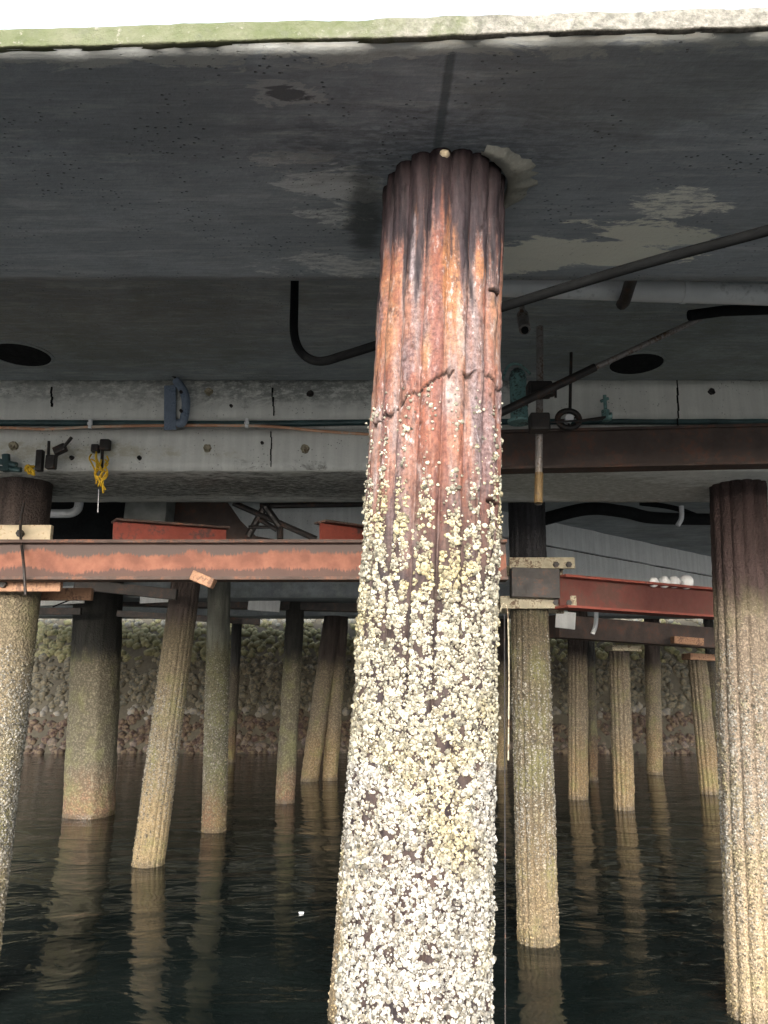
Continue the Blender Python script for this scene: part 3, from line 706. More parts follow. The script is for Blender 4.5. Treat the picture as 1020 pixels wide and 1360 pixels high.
def prob_main(th_, z, rr):
    ph = np.abs(np.sin(17*th_/2+.4))
    nz_ = fbm(np.stack([np.cos(th_)*1.9, np.sin(th_)*1.9, z*5], 1)*1.3, 21, 3)
    cl = .45*fbm(np.stack([np.cos(th_)*6, np.sin(th_)*6, z*24], 1), 25, 3)+.55*fbm(np.stack([np.cos(th_)*15, np.sin(th_)*15, z*60], 1), 26, 2)
    zt = 2.86+(nz_-.5)*.35
    band = np.clip((zt-z)/.8, 0, 1)                 # 0 at the top of the zone, 1 below
    ridge = np.clip((ph-.82+band*1.15)*5, 0, 1)*(ph > .6-band*.6)
    p = ridge*(.12+.9*np.clip(band*2.2, 0, 1))*np.clip((cl-.46+band*.12)*11, 0.0, 1)
    lone = ((z < 2.98) & (z > 2.5))*.015
    back = np.where(np.sin(th_) > .2, .25, 1.)
    return np.clip((p+lone)*(z < 3.0)*back*(z > -.1), 0, 1)
def size_main(g, n, z):
    return np.clip(g.lognormal(math.log(.0032), .42, n), .0016, .0095)*np.where(z > 2.3, 1.05, 1.0)
def tint_main(n, P):
    tt = shell_tints(n, P, .10, .42, .8, .20)
    yl = (P[:, 2] > 2.0)[:, None]; tt = np.where(yl, tt*np.array([1, .98, .86]), tt); return tt
scatter(t, T, Z, rm, cx, cy, 125000, prob_main, size_main, tint_main, .0005, 6, 3, .010)
# a second storey of larger shells growing on the first
scatter(t, T, Z, rm, cx, cy, 11000, lambda a, z, q: prob_main(a, z, q)*(fbm(np.stack([np.cos(a)*5, np.sin(a)*5, z*20], 1), 5, 2) > .5), lambda g, n, z: np.clip(g.lognormal(math.log(.0045), .32, n), .0035, .013), tint_main, .006, 7, 9, .012).name = 'large_barnacles'
PM = t
# small grout lump and broken grout collar where the pile meets the cap
cpt = Vector((cx[-1], cy[-1], ZS))
mb = MB(); v = []; f = []; n = 26
for k in range(n+1):
    a = R(-62)+R(95)*k/n; e = math.sin(math.pi*k/n)
    w_ = .03+.055*e*(1+.3*random.uniform(-1, 1))
    for (rr_, h) in ((.198, .002), (.2, -.014-.006*e), (.2+w_*.6, -.012), (.2+w_, .002)): v.append((cpt.x+rr_*math.cos(a), cpt.y+rr_*math.sin(a), ZS+h+random.uniform(-.002, .002)))
for k in range(n):
    for j in range(3): f.append((k*4+j, k*4+j+1, (k+1)*4+j+1, (k+1)*4+j))
tag(mb.add(v, f).build('grout_collar', MAT['grout'], smooth=True), 'crescent of broken pale grout around the top right of the rusty pile', 'grout')
bm = bmesh.new(); bmesh.ops.create_icosphere(bm, subdivisions=2, radius=.015)
for v_ in bm.verts: v_.co = v_.co*(1+.3*random.uniform(-1, 1)); v_.co.z *= .8
vv = [tuple(v_.co+at(590, 205, YM-.19)) for v_ in bm.verts]; ff = [tuple(x.index for x in f_.verts) for f_ in bm.faces]; bm.free()
tag(mesh_obj('grout_lump', vv, ff, MAT['cream'], smooth=True), 'small pale lump of grout at the top front of the rusty pile', 'grout')

# --- the middle row under the second cap and piles beyond
def mid_pile(lab, ptop, pbot, Y, rad, mat, n, flutes=17, fdep=.010, zb=2.6, Yt=None, ztop=ZS+.02, tint=(.10, .32), warm=.9, stripes=True, size=.0062, seed=1, name='timber_pile', dz=.03):
    t, T, Z, r, cx, cy, th, zz = pile(name, lab, at(*ptop, Yt or Y), at(*pbot, Y), rad, mat, flutes, fdep, .006, 180, dz, ztop=ztop, group='piles under the pier')
    pile_build(t, T, Z, r, cx, cy, mat)
    def pr(a, z, q):
        ph = np.abs(np.sin(flutes*a/2+.4)) if flutes else 1.0
        nn = fbm(np.stack([np.cos(a)*2, np.sin(a)*2, z*3], 1), seed+3, 3)
        k = np.clip((zb-z+(nn-.5)*1.0)/.7, 0, 1)
        return k*np.clip((ph-.45)*3, .12, 1)*np.where(np.sin(a) > .45, .25, 1)*(z > -.1)*np.where(z < .55, .55, 1)
    def sz(g, n_, z): return np.clip(g.lognormal(math.log(size), .3, n_), size*.5, size*2)
    def ti(n_, P):
        tt = shell_tints(n_, P, tint[0], tint[1], warm, .38)
        lowk = np.clip((1.1-P[:, 2])/1.0, 0, 1)[:, None]
        return tt*(1-lowk)+tt*np.array([.95, .78, .54])*lowk
    if n: scatter(t, T, Z, r, cx, cy, n, pr, sz, ti, .0, 5, seed)
    return t
mid_pile('reddish fluted pile at the right edge, crusted with barnacles over its lower half', (982, 700), (1011, 1350), 5.8, .205, MAT['pile_right'], 20000, flutes=14, fdep=.015, Yt=5.95, seed=4, name='fluted_pile')
mid_pile('speckled pale pile cut off by the left edge, dark and stained at its top', (33, 650), (-31, 1170), 5.9, .205, MAT['pile_tan'], 16000, flutes=0, seed=5, name='round_pile', tint=(.12, .38), warm=.6)
mid_pile('brown pile half hidden directly behind the left side of the rusty pile', (521, 720), (475, 1350), 5.8, .20, MAT['pile_dark'], 5000, seed=6, name='round_pile', flutes=0, tint=(.2, .4))
mid_pile('dark fluted pile with a tan barnacled foot, clamped by two pale collars', (700, 700), (715, 1250), 7.33, .172, MAT['pile_dark'], 16000, Yt=7.33, seed=7, name='fluted_pile', ztop=ZD, tint=(.12, .34), fdep=.014)
mid_pile('tilted tan pile between the wide grey pile and the straight one', (246, 780), (197, 1148), 10.2, .19, MAT['pile_tan'], 9000, Yt=10.2, flutes=17, seed=8, ztop=ZD, zb=2.4, name='fluted_pile', tint=(.12, .32), warm=.9, size=.008, dz=.05)
mid_pile('straight mossy grey pile right of the tilted tan pile', (291, 790), (284, 1105), 12.4, .18, MAT['pile_grey'], 5000, flutes=0, seed=9, ztop=ZD, name='round_pile', tint=(.1, .28), size=.009, dz=.05)

def far_pile(lab, ptop, pbot, Y, wpx, mat, flutes=14, name='round_pile', seg=96, ztop=ZD, square=0, rough=.02, **k):
    d = ray(*pbot); depth = Y/d.y; rad = wpx/2/FPX*depth
    t, T, Z, r, cx, cy, th, zz = pile(name, lab, at(*ptop, Y), at(*pbot, Y), rad, mat, flutes, rad*.13 if flutes else 0, rough, seg, .06, ztop=ztop, square=square, group='piles under the pier', **k)
    pile_build(t, T, Z, r, cx, cy, mat); return t
def wy(py): return atz(510, py, 0).y      # distance of a waterline seen at image row py
far_pile('wide mottled grey green concrete pile at the left', (131, 800), (118, 1083), wy(1083), 60, MAT['far_grey'], 0, 'concrete_pile', square=.3, rough=.015)
far_pile('grey brown pile in the middle distance, first left of the crossing pair', (394, 780), (378, 1066), wy(1066), 25, MAT['far_grey'], 0)
far_pile('steeply raking brown pile of the crossing pair', (446, 790), (411, 1037), wy(1037), 24, MAT['far_tan'], 0)
far_pile('thin brown pile standing behind the raking pile', (455, 790), (438, 1036), wy(1036), 20, MAT['far_tan'], 0)
far_pile('narrow dark pile just right of the straight mossy pile', (316, 800), (306, 1012), wy(1012), 13, MAT['far_dark'], 0)
far_pile('straight tan fluted pile right of the collared pile', (767, 815), (768, 1061), wy(1061), 25, MAT['far_tan'], 12, 'fluted_pile')
far_pile('thin dark pile tight behind the tan fluted pile', (783, 815), (788, 1036), wy(1036), 12, MAT['far_dark'], 0)
far_pile('fluted pile with a green stained cap plate', (822, 860), (829, 1075), wy(1075), 26, MAT['far_tan'], 12, 'fluted_pile', ztop=at(822, 862, wy(1075)).z)
far_pile('slim brown pile right of the pile with the green cap plate', (866, 852), (870, 1028), wy(1028), 20, MAT['far_tan'], 0)
far_pile('raking tan fluted pile under the rusty bearing plate', (926, 874), (943, 1054), wy(1054), 24, MAT['far_tan'], 12, 'fluted_pile', ztop=at(926, 874, wy(1054)).z)
far_pile('thin dark pile just right of the raking fluted pile', (944, 870), (956, 1030), wy(1030), 13, MAT['far_dark'], 0)
far_pile('thin brown pile glimpsed close right of the barnacled pile', (667, 830), (666, 1022), wy(1022), 14, MAT['far_tan'], 0)
far_pile('far dim pile seen between the wide grey pile and the tilted one', (232, 800), (180, 1000), wy(1006), 9, MAT['far_dark'], 0) if False else None

# ------------------------------------------------------------ beams between the far piles
def block(name, lab, cat, p, q, wd, ht, mat, group=None, bevel=.006):
    o = MB().bar(p, q, wd, ht).build(name, mat, bevel=bevel); return tag(o, lab, cat, group)
rough_far = lambda nm, lab, prof, x0, x1, st: None
cap3 = thing('crosshead', (-5, 9.9, ZS-.15), 'shadowed concrete pile cap behind the long red beam at the left', 'pile cap', 'concrete pile caps')
rough_prism('beam', [(9.6, ZS), (9.6, ZD-.004), (10.7, ZD-.004), (10.7, ZS)], xs_dense(XL, 1.0, -8, 1.0, .1, .5), MAT['far_conc'], cap3, .01, 4, .12, None, 5)
# skewed cap that recedes to the right
a_, b_ = at(725, 757, 10.7), at(945, 790, 13.9)
dd = (b_-a_); dd.z = 0; dd.normalize(); A0 = a_-dd*1.6; B0 = a_+dd*15
nrm = Vector((-dd.y, dd.x, 0)); 
t = thing('crosshead', (a_.x+3, a_.y+3, ZS), 'skewed light grey concrete cap with board lines, seen right of the rusty pile', 'pile cap', 'concrete pile caps')
def skew_box(name, parent, z0, z1_, d0, d1, mat):
    mb = MB(); n = 60; v = []; f = []
    for k in range(n+1):
        c = A0.lerp(B0, k/n)
        for (dp, zz_) in ((d0, z0), (d0, z1_), (d1, z1_), (d1, z0)):
            p = c+nrm*dp; p.z = zz_+random.uniform(-.006, .006); v.append(p)
    for k in range(n):
        for j in range(4): f.append((k*4+j, (k+1)*4+j, (k+1)*4+(j+1) % 4, k*4+(j+1) % 4))
    f += [(0, 1, 2, 3), (n*4+3, n*4+2, n*4+1, n*4)]
    return mb.add(v, f).build(name, mat, parent)
zc = ZS-.02
skew_box('beam', t, zc-.06, zc+.36, 0, 1.0, MAT['far_conc'])
skew_box('upper_beam', t, zc+.375, ZD-.006, -.03, 1.0, MAT['far_conc'])
skew_box('seam', t, zc+.355, zc+.38, .02, .9, MAT['black'])
for k, Yc in ((1, 14.2), (2, 18.2)):
    tt = thing('crosshead', (0, Yc, ZS), ('dark concrete cap deep in the shade over the middle piles' if k == 1 else 'farthest dark concrete cap before the rocky bank'), 'pile cap', 'concrete pile caps')
    rough_prism('beam', [(Yc, ZS), (Yc, ZD-.004), (Yc+1, ZD-.004), (Yc+1, ZS)], xs_dense(XL, XR, -8, 8, .3, .6), MAT['soffit'], tt, .01, 4, .25, None, 6+k)
# dark waling timbers low between the far piles
block('waling_timber', 'dark timber waling across the far piles at the left', 'timber', at(60, 797, 15.2), at(500, 808, 15.2), .25, .16, MAT['black_iron'], 'waling timbers')
block('waling_timber', 'dark timber waling across the far piles right of the collared pile', 'timber', at(735, 832, 12.5), at(1000, 852, 14.5), .3, .36, MAT['rust_bar'], 'waling timbers')
block('plank', 'short reddish plank on the dark waling at the right', 'plank', at(893, 850, 13.0), at(932, 853, 13.0), .2, .12, MAT['tan'])
block('cap_plate', 'green stained plate on the fluted pile at the right', 'plate', at(808, 861, wy(1075)), at(846, 862, wy(1075)), .5, .10, MAT['olive_plate'], 'bearing plates on the far piles')
block('cap_plate', 'rust coloured plate on the raking fluted pile', 'plate', at(911, 872, wy(1054)), at(948, 874, wy(1054)), .5, .13, MAT['tan'], 'bearing plates on the far piles')
block('lintel', 'pale lit concrete strip under the deck edge between the far piles', 'lintel', at(400, 809, 17), at(440, 811, 17), .1, .05, MAT['far_conc'])

# ------------------------------------------------------------ collars / clamps
def collar(lab, px0, px1, py, hpx, Y, mat, bolts, back=.5):
    a, b = at(px0, py, Y), at(px1, py, Y); h = hpx/FPX*Y*1.0
    t = thing('pile_collar', tuple((a+b)/2-Vector((0, 0, h/2))), lab, 'collar', 'clamping collars around the piles')
    MB().bar(a, b, .05, h).build('front_plate', mat, t, bevel=.005)
    MB().bar(a+Vector((0, back, 0)), b+Vector((0, back, 0)), .05, h).build('back_plate', mat, t, bevel=.005)
    for (bx, by) in bolts:
        c = at(bx, by, Y-.03); mb = MB().tube([c+Vector((0, -.035, 0)), c+Vector((0, back+.1, 0))], .013, 8)
        o = mb.build('bolt', MAT['black_iron'], t)
        MB().tube([c+Vector((0, -.03, 0)), c], .028, 6).build('nut', MAT['black_iron'], o if False else t)
    return t
collar('weathered cream collar clamping the dark fluted pile, upper of the pair', 676, 763, 748, 15, 7.08, MAT['olive_plate'], [(738, 750), (755, 750)])
collar('weathered cream collar clamping the dark fluted pile, lower of the pair', 664, 765, 800, 17, 7.08, MAT['olive_plate'], [(738, 800), (755, 801)])
collar('pale cream timber collar on the leftmost pile above the red beam', -70, 69, 708, 21, 5.60, MAT['cream'], [(28, 709)], .6)
collar('tan timber collar on the leftmost pile below the red beam', -70, 82, 777, 18, 5.55, MAT['tan'], [(5, 776)], .6)
block('packing_block', 'dark steel packing block between the two collars on the dark fluted pile', 'block', at(678, 774, 7.0), at(742, 776, 7.0), .12, .27, MAT['black_iron'])
block('timber_wedge', 'small tan timber wedge hanging under the red beam', 'wedge', at(256, 764, 5.35), at(284, 776, 5.35), .10, .07, MAT['tan'])
# rod with stain on the left pile
run('threaded_rod', 'rusty threaded rod standing in front of the leftmost pile collar', 'rod', [at(32, 665, 5.55), at(27, 700, 5.5), at(31, 745, 5.3), at(34, 790, 5.3)], .010, MAT['black_iron'])

# ------------------------------------------------------------ pipes and hoses
run('hose', 'black rubber hose looping down under the deck left of the rusty pile', 'hose',
    [atz(392, 368, ZD)+Vector((0, -.2, 0)) if False else at(392, 350, 3.6), at(391, 400, 3.5), at(391, 445, 3.45), at(402, 470, 3.4), at(425, 480, 3.35), at(460, 471, 3.3), at(505, 457, 3.2), at(560, 440, 3.1), at(600, 420, 3.1)], .021, MAT['black'], 14)
run('pipe', 'long black pipe rising to the right under the cap edge', 'pipe', [at(560, 442, 2.75), at(676, 405, 2.62), at(850, 352, 2.42), at(1020, 306, 2.24), at(1250, 240, 1.95)], .0185, MAT['black'], 14)
t = thing('duct', tuple(at(850, 405, 3.6)), 'silvery galvanised pipe running right under the deck', 'pipe')
mb = MB().tube([at(540, 376, 3.62), at(690, 380, 3.6), at(850, 386, 3.6), at(1020, 391, 3.6), at(1300, 399, 3.6)], .056, 24)
round_shade(mb.build('pipe_run', MAT['galv'], t), 50)
for (qa, qb) in ((at(692, 380, 3.6), at(698, 380, 3.6)), (at(905, 387.5, 3.6), at(911, 387.7, 3.6))): round_shade(MB().tube([qa, qb], .061, 24).build('coupling', MAT['galv'], t), 50)
mb = MB().tube(smooth_path([at(842, 358, 2.9), at(838, 372, 3.3), at(830, 398, 3.52), at(826, 404, 3.6)], 5), .03, 10); round_shade(mb.build('strap', MAT['black_iron'], t), 50)
run('standpipe', 'tall grey brown standpipe beside the rusty pile on its right', 'pipe', [at(717, 372, 4.6), at(717, 500, 4.6), at(715, 670, 4.6)], .023, MAT['grey_steel'], 12, False)
t = thing('brace_pipe', tuple(at(672, 545, 4.3)), 'slanting grey brace pipe crossing the standpipe', 'pipe')
mb = MB().tube([at(640, 560, 4.3), at(790, 488, 4.3)], .026, 12); round_shade(mb.build('sleeve', MAT['black_iron'], t), 50)
mb = MB().tube([at(780, 493, 4.3), at(930, 423, 4.3)], .018, 12); round_shade(mb.build('tube', MAT['grey_steel'], t), 50)
mb = MB().tube([at(915, 419, 4.2), at(960, 413, 4.2), at(1200, 404, 4.2)], .032, 12); round_shade(mb.build('end_bar', MAT['black'], t), 50)
t = thing('pipe_clamp', tuple(at(717, 535, 4.45)), 'dark clamp joining the standpipe and the brace pipe', 'clamp')
MB().obox(at(716, 518, 4.45), (.075, 0, 0), (0, .05, 0), (0, 0, .045)).obox(at(730, 520, 4.42), (.03, 0, 0), (0, .03, 0), (0, 0, .03)).build('body', MAT['black_iron'], t, bevel=.012)
for bx in (706, 738): MB().tube([at(bx, 510, 4.4), at(bx, 528, 4.4)], .008, 6).build('bolt', MAT['black_iron'], t)
t = thing('pipe_clamp', tuple(at(717, 575, 4.5)), 'dark clamp low on the standpipe just above the brown beam', 'clamp')
MB().obox(at(716, 562, 4.5), (.06, 0, 0), (0, .05, 0), (0, 0, .055)).build('body', MAT['black_iron'], t, bevel=.01)
MB().tube([at(706, 562, 4.5), at(800, 557, 4.9)], .007, 6).build('rod', MAT['black_iron'], t)
run('hanger_rod', 'thin dark rod hanging down to the round pulley', 'rod', [at(760, 400, 5.0), at(757, 545, 5.0)], .011, MAT['black_iron'], 8, False)
# round pulley / valve wheel
t = thing('pulley', tuple(at(755, 574, 5.0)), 'round dark pulley with a pale hub hanging over the brown beam', 'pulley')
c = at(755, 557, 5.0); mb = MB(); n = 28; pts = [(c+Vector((.074*math.cos(2*math.pi*k/n), 0, .062*math.sin(2*math.pi*k/n)))) for k in range(n+1)]
mb.tube(pts, .021, 8, False); round_shade(mb.build('rim', MAT['black_iron'], t), 60)
MB().tube([c+Vector((0, -.03, 0)), c+Vector((0, .03, 0))], .03, 14).build('hub', MAT['white_pvc'], t)
MB().bar(c+Vector((-.065, 0, -.01)), c+Vector((.065, 0, .015)), .012, .012).bar(c+Vector((0, 0, -.05)), c+Vector((0, 0, .05)), .012, .012, (0, 1, 0)).build('spoke', MAT['black_iron'], t)
# tee fitting
t = thing('valve_tap', tuple(at(805, 560, 5.3)), 'small teal grey valve tap on the pale cap face right of the pulley', 'valve')
MB().tube([at(765, 560, 5.2), at(812, 553, 5.3)], .011, 8).build('tube', MAT['black_iron'], t)
MB().tube([at(805, 558, 5.3), at(803, 525, 5.3)], .013, 8).tube([at(798, 533, 5.3), at(808, 529, 5.3)], .012, 8).tube([at(804, 545, 5.3), at(805, 559, 5.3)], .03, 10).tube([at(806, 553, 5.3), at(812, 553, 5.3)], .03, 10).build('body', MAT['teal'], t)
# green canister
t = thing('canister', tuple(at(690, 566, 4.9)), 'teal canister with dark bands mounted right beside the rusty pile', 'canister')
def lathe(c, prof, n=20):
    v = []; f = []
    for (rr_, h) in prof:
        for k in range(n): v.append((c.x+rr_*math.cos(2*math.pi*k/n), c.y+rr_*math.sin(2*math.pi*k/n), c.z+h))
    for j in range(len(prof)-1):
        for k in range(n): f.append((j*n+k, j*n+(k+1) % n, (j+1)*n+(k+1) % n, (j+1)*n+k))
    f += [tuple(reversed(range(n))), tuple((len(prof)-1)*n+k for k in range(n))]
    return v, f
c = at(690, 562, 4.9); H = (at(690, 490, 4.9)-c).length
v, f = lathe(c, [(.075, .0), (.08, .01), (.08, .02), (.06, .03), (.058, H*.82), (.05, H*.93), (.025, H)])
round_shade(MB().add(v, f).build('body', MAT['teal'], t), 40)
v, f = lathe(c+Vector((0, 0, H*.28)), [(.06, 0), (.063, .004), (.063, .022), (.06, .026)]); MB().add(v, f).build('band', MAT['black_iron'], t)
mb = MB().tube(smooth_path([c+Vector((-.12, 0, H*.7)), c+Vector((-.06, 0, H+.02)), c+Vector((.02, 0, H+.03)), c+Vector((.09, 0, H*.9))], 5), .009, 8); mb.build('handle', MAT['teal'], t)
# small capped nozzle
t = thing('nozzle', tuple(at(694, 445, 3.9)), 'small dark capped nozzle hanging from the deck beside the rusty pile', 'nozzle')
MB().tube([at(693, 398, 3.9), at(694, 425, 3.9)], .014, 10).build('stem', MAT['grey_steel'], t)
MB().tube([at(694, 418, 3.93), at(697, 438, 3.82)], .032, 14).build('cap', MAT['grey_steel'], t, bevel=.004)
MB().tube([at(697, 438, 3.819), at(697.2, 439, 3.81)], .020, 14).build('mouth', MAT['black'], t)

# under the second cap on the right: dark pipes and a white drop pipe
run('pipe', 'dark pipe slung under the pale cap beyond the standpipe', 'pipe', [at(720, 690, 8), at(780, 676, 8), at(830, 680, 8.2), at(870, 688, 8.4), at(960, 690, 8.8)], .07, MAT['black'], 12)
run('pipe', 'dark sagging cable pipe left of the right pile', 'pipe', [at(850, 668, 8.6), at(900, 676, 8.6), at(960, 700, 8.9)], .03, MAT['black'], 10)
run('drop_pipe', 'pale grey bent drop pipe near the top of the right pile', 'pipe', [at(905, 672, 8), at(905, 688, 8), at(900, 698, 8)], .025, MAT['white_pvc'], 10)
run('elbow_pipe', 'white plastic elbow pipe beside the leftmost pile', 'pipe', [at(60, 682, 7.0), at(85, 682, 7.0), at(96, 681, 7.0), at(103, 676, 7.0), at(105, 667, 7.0), at(105, 655, 7.0)], .040, MAT['white_pvc'], 14)
run('drop_pipe', 'short pale drop pipe between the collared pile and the far tan pile', 'pipe', [at(792, 812, 9), at(791, 830, 9), at(787, 842, 9)], .025, MAT['white_pvc'], 10)
# four pale bottle-shaped floats on the red beam
for k, px in enumerate((868, 882, 895, 911)):
    rr_ = (.052, .060, .062, .074)[k]; c = at(px, 773, 7.50+k*.07)
    t = thing('float', tuple(c-Vector((0, 0, rr_))), ('smallest pale round float, leftmost of four', 'second pale round float from the left', 'third pale round float from the left', 'largest pale round float, rightmost of four')[k]+' on the right red beam', 'float', 'round floats on the red beam')
    bm = bmesh.new(); bmesh.ops.create_uvsphere(bm, u_segments=20, v_segments=12, radius=rr_)
    vv = [tuple(v_.co+c) for v_ in bm.verts]; ff = [tuple(x.index for x in f_.verts) for f_ in bm.faces]; bm.free()
    mesh_obj('ball', vv, ff, MAT['white_pvc'], t, True)
    MB().tube([c+Vector((-rr_*.3, 0, -rr_*.2)), c+Vector((-rr_*1.15, 0, -rr_*.25))], rr_*.35, 10).build('neck', MAT['grey_steel'], t)

# concrete block and dark panel above the left red beam
block('concrete_block', 'grey green concrete block above the left red stub', 'block', at(172, 682, 7.2), at(226, 684, 7.2), .3, .32, MAT['grey_block'])
# dark trestle of crossed bars
t = thing('lattice_frame', tuple(at(370, 716, 6.9)), 'black lattice frame of crossed bars above the red beam', 'frame')
for (a, b, rr_) in (((310, 668), (420, 716), .028), ((330, 712), (352, 672), .034), ((352, 672), (372, 700), .034), ((345, 690), (368, 704), .022), ((372, 700), (372, 716), .03), ((330, 700), (375, 700), .016)):
    MB().tube([at(*a, 6.9+random.uniform(-.1, .1)), at(*b, 6.9)], rr_, 8).build('bar', MAT['black_iron'], t)
MB().tube([at(345, 672, 6.9), at(500, 669, 7.0)], .028, 8).build('rail', MAT['black_iron'], t)
# dark sagging tarpaulin-like spill of old timber between
def heap(name, lab, cat, pts, Y0, Y1, mat):
    v = []; n = len(pts)
    for Yk in (Y0, Y1):
        for p in pts: v.append(at(p[0], p[1], Y0)+Vector((0, Yk-Y0, 0)))
    f = [tuple(range(n)), tuple(reversed(range(n, 2*n)))]+[(k, n+k, n+(k+1) % n, (k+1) % n) for k in range(n)]
    o = MB().add(v, f).build(name, mat); bm = bmesh.new(); bm.from_mesh(o.data); bmesh.ops.recalc_face_normals(bm, faces=bm.faces[:]); bm.to_mesh(o.data); bm.free()
    return tag(o, lab, cat)
heap('gusset_plate', 'big dark brown gusset plate behind the long red beam', 'plate', [(226, 660), (300, 664), (318, 690), (340, 712), (400, 722), (200, 722)], 7.4, 7.5, MAT['rust_bar'])

heap('darkening_sheet', 'black sheet added to darken the gap above the long red beam, behind the white elbow pipe', 'panel', [(58, 655), (172, 655), (176, 690), (196, 724), (58, 724)], 8.0, 8.08, MAT['black'])  # plain dark sheet added to blacken the gap in front of the pale cap
# clamps and ropes on the left of the pale cap
t = thing('screw_clamp', tuple(at(75, 632, 5.35)), 'rusty screw clamp with a long slanted handle on the cap ledge', 'clamp')
MB().bar(at(54, 598, 5.35), at(52, 626, 5.35), .05, .05, (0, 1, 0)).build('jaw', MAT['black_iron'], t, bevel=.008)
MB().tube([at(65, 586, 5.35), at(64, 612, 5.35)], .011, 8).build('pin', MAT['black_iron'], t)
MB().tube([at(95, 581, 5.3), at(78, 602, 5.35), at(66, 616, 5.35)], .012, 8).build('handle', MAT['black_iron'], t)
MB().obox(at(80, 597, 5.35), (.04, 0, .02), (0, .03, 0), (-.012, 0, .026)).obox(at(68, 614, 5.35), (.035, 0, 0), (0, .03, 0), (0, 0, .05)).build('body', MAT['black_iron'], t, bevel=.008)
t = thing('rope_bundle', tuple(at(133, 655, 5.35)), 'frayed yellow rope bundle hanging from two dark blocks', 'rope')
def squig(c0, c1, nn, amp, g):
    pts = []
    for k in range(nn):
        q = c0.lerp(c1, k/(nn-1)); pts.append(q+Vector((g.uniform(-amp, amp), g.uniform(-.02, .02), g.uniform(-.01, .01))))
    return pts
g = random.Random(3); mb = MB()
for (x0, x1) in ((122, 130), (124, 134), (140, 136), (143, 134), (128, 138), (133, 133), (126, 128)):
    mb.tube(smooth_path(squig(at(x0, g.uniform(600, 615), 5.38), at(x1, g.uniform(635, 658), 5.38), 7, .022, g), 4), .0065, 6)
mb.build('rope', MAT['yellow'], t)
MB().obox(at(127, 596, 5.42), (.028, 0, 0), (0, .03, 0), (0, 0, .03)).build('block', MAT['black_iron'], t, bevel=.01)
MB().obox(at(140, 591, 5.42), (.036, 0, 0), (0, .03, 0), (0, 0, .04)).build('block', MAT['black_iron'], t, bevel=.01)
MB().tube([at(136, 596, 5.42), at(135, 628, 5.40)], .012, 8).build('stake', MAT['black_iron'], t)
MB().tube([at(131, 650, 5.38), at(130, 680, 5.38)], .003, 5).build('loose_end', MAT['white_pvc'], t)
g = random.Random(9); mb = MB()
for k in range(6): mb.tube(smooth_path([at(34+g.uniform(-2, 12), 622+g.uniform(-3, 8), 5.38+g.uniform(-.03, .03)) for _ in range(5)], 4), .008, 6)
tag(mb.build('rope_knot', MAT['yellow']), 'small bright yellow rope knot above the leftmost pile', 'rope')
t = thing('tarp_bundle', tuple(at(10, 625, 5.4)), 'small dark teal bracket cluster at the left edge', 'bracket')
MB().tube([at(8, 604, 5.4), at(9, 626, 5.4)], .03, 8).tube([at(-4, 612, 5.4), at(22, 618, 5.4)], .022, 8).tube([at(0, 622, 5.4), at(28, 624, 5.4)], .02, 8).build('body', MAT['conduit'], t)
# cords right of the big pile
mb = MB()
mb.tube(smooth_path([at(664, 812, 5.2), at(668, 802, 5.2), at(673, 806, 5.2), at(675, 830, 5.2), at(676, 900, 5.2), at(675, 1010, 5.2)], 5), .005, 6)
tag(mb.build('cord', MAT['olive_plate']), 'thin pale looped cord hanging right of the barnacled pile', 'cord')
mb = MB().tube([at(670, 815, 5.0), at(671, 1250, 5.0), at(671, 1400, 5.0)], .004, 6)
tag(mb.build('guide_wire', MAT['black_iron']), 'thin straight wire hanging into the water right of the barnacled pile', 'wire')

for (q, lb) in (((52, 793, 112, 789, 24, 13.0), 'pale flat board under the red beam, between the leftmost pile and the wide concrete pile'), ((186, 797, 226, 795, 9, 13.2), 'narrow pale board between the wide concrete pile and the tilted pile'),
              ((330, 800, 372, 803, 20, 14.9), 'pale board behind the straight mossy pile'), ((738, 822, 764, 825, 22, 11.5), 'pale board between the collared pile and the straight tan fluted pile')):
    a, b = at(q[0], q[1], q[5]), at(q[2], q[3], q[5]); tag(MB().bar(a, b, .04, q[4]/FPX*q[5]).build('board', MAT['far_conc'], bevel=.004), lb, 'board', 'pale boards between the far piles')
for (q, lb) in (((-40, 812, 108, 812, 9, 12.6), 'dark rail below the pale board at the left'), ((156, 815, 345, 826, 8, 12.8), 'dark rail running behind the tilted pile'), ((100, 776, 235, 790, 14, 9.2), 'dark slanting brace just under the red beam at the left')):
    a, b = at(q[0], q[1], q[5]), at(q[2], q[3], q[5]); tag(MB().bar(a, b, .08, q[4]/FPX*q[5]).build('rail', MAT['black_iron'], bevel=.004), lb, 'rail', 'dark rails among the piles')
run('hanging_cable', 'thin black cable drooping below the pale board at the left', 'cable', [at(70, 806, 12.4), at(95, 796, 12.4), at(112, 790, 12.4), at(125, 800, 12.4)], .012, MAT['black'], 6)
tag(MB().tube([at(716, 628, 4.55), at(715, 668, 4.55)], .026, 12).build('pipe_sleeve', MAT['yellow_rust']), 'ochre sleeve on the foot of the standpipe', 'sleeve')

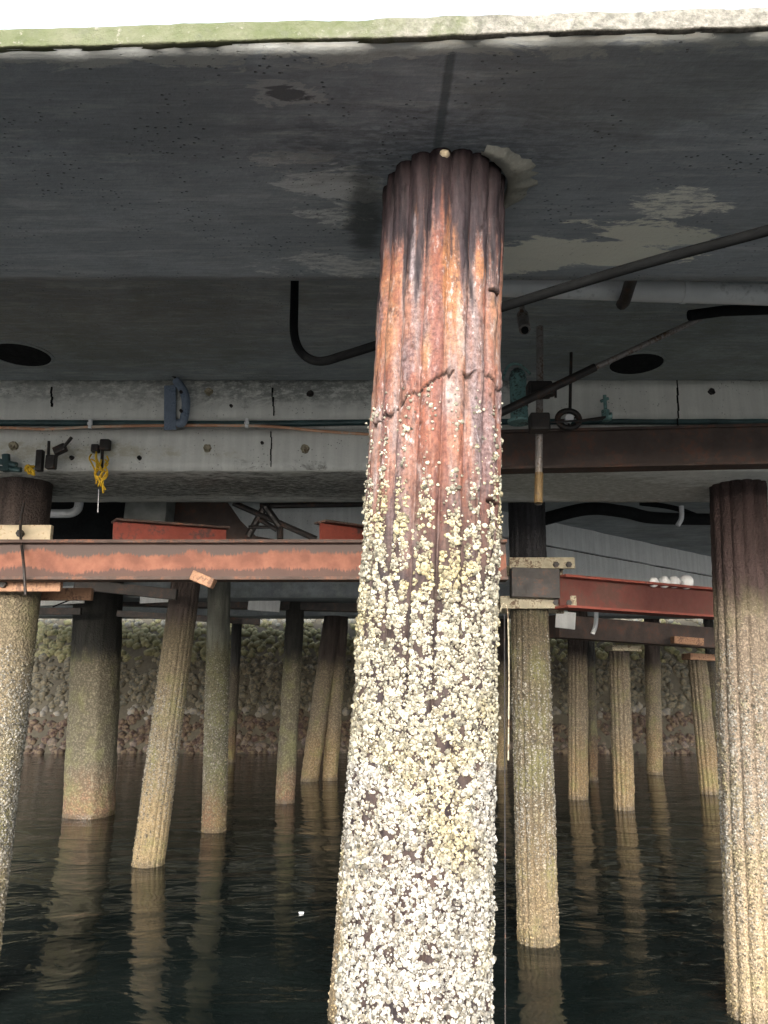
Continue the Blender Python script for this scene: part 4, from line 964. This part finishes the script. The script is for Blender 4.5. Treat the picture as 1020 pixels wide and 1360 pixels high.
# ------------------------------------------------------------ the rocky bank
Yb = wy(1000)
mb = MB(); mb.add([(-40, Yb-1, -1), (40, Yb-1, -1), (40, Yb+4.2, 6.0), (-40, Yb+4.2, 6.0), (-40, 60, 6.3), (40, 60, 6.3)], [(0, 1, 2, 3), (3, 2, 5, 4)])
tag(mb.build('bank', MAT['bed']), kind='structure')
n = 9000; bx = rng.uniform(-17, 17, n); u = rng.uniform(0, 1, n)
by = Yb-.7+u*4.7; bz = -.7+u*6.4
bm = bmesh.new(); bmesh.ops.create_icosphere(bm, subdivisions=1, radius=1); ico = np.array([v_.co[:] for v_ in bm.verts]); icf = np.array([[x.index for x in f_.verts] for f_ in bm.faces]); bm.free()
s_ = rng.uniform(.09, .19, n); V = ico[None]*s_[:, None, None]*rng.uniform(.75, 1.25, (n, 1, 3))*rng.uniform(.85, 1.15, (n, 42 if len(ico) == 42 else len(ico), 1))
V[:, :, 0] += bx[:, None]; V[:, :, 1] += by[:, None]; V[:, :, 2] += bz[:, None]
gy = rng.uniform(.75, 1.25, n)
zj = bz+rng.normal(0, .08, n)
def band(z0, z1_, c): return ((zj > z0) & (zj <= z1_))[:, None]*np.array(c)
C = band(-9, .10, (.10, .06, .05))+band(.10, .28, (.20, .16, .15))+band(.28, 1.15, (.085, .045, .04))+band(1.15, 1.32, (.30, .29, .27))+band(1.32, 3.0, (.12, .12, .095))+band(3.0, 4.3, (.25, .255, .12))+band(4.3, 99, (.24, .25, .22))  # stone colours banded by height, paler and greener in the upper bands
C = C*gy[:, None]*.30
C = np.repeat(C[:, None], len(ico), 1)
F = (icf[None]+(np.arange(n)*len(ico))[:, None, None]).reshape(-1, 3)
tag(mesh_obj('stones', V.reshape(-1, 3), F, MAT['stone'], None, False, C.reshape(-1, 3)), 'netted stone bank behind the piles, dark and red by the water, paler yellow-green above', 'stones', kind='stuff')
t = thing('sea_wall', (0, Yb+4.3, 5.6), 'pale concrete sea wall on top of the stone bank', 'wall')
rough_prism('wall_face', [(Yb+4.0, 5.3), (Yb+4.0, 8.2), (Yb+4.6, 8.2), (Yb+4.6, 5.3)], xs_dense(-18, 18, -1, 1, .5, .5), MAT['far_conc'], t, .01, 2, .3)
# a scrap of foam afloat
c = atz(400, 1212, .008); v = []; g = random.Random(2)
for k in range(9): a = 2*math.pi*k/9; v.append((c.x+.022*math.cos(a)*g.uniform(.7, 1.2), c.y+.012*math.sin(a), .014))
v += [(a, b, .001) for (a, b, _) in v]
tag(MB().add(v, [tuple(range(9)), tuple(reversed(range(9, 18)))]+[(k, 9+k, 9+(k+1) % 9, (k+1) % 9) for k in range(9)]).build('foam_scrap', MAT['white_pvc']), 'tiny white scrap floating on the dark water', 'scrap')
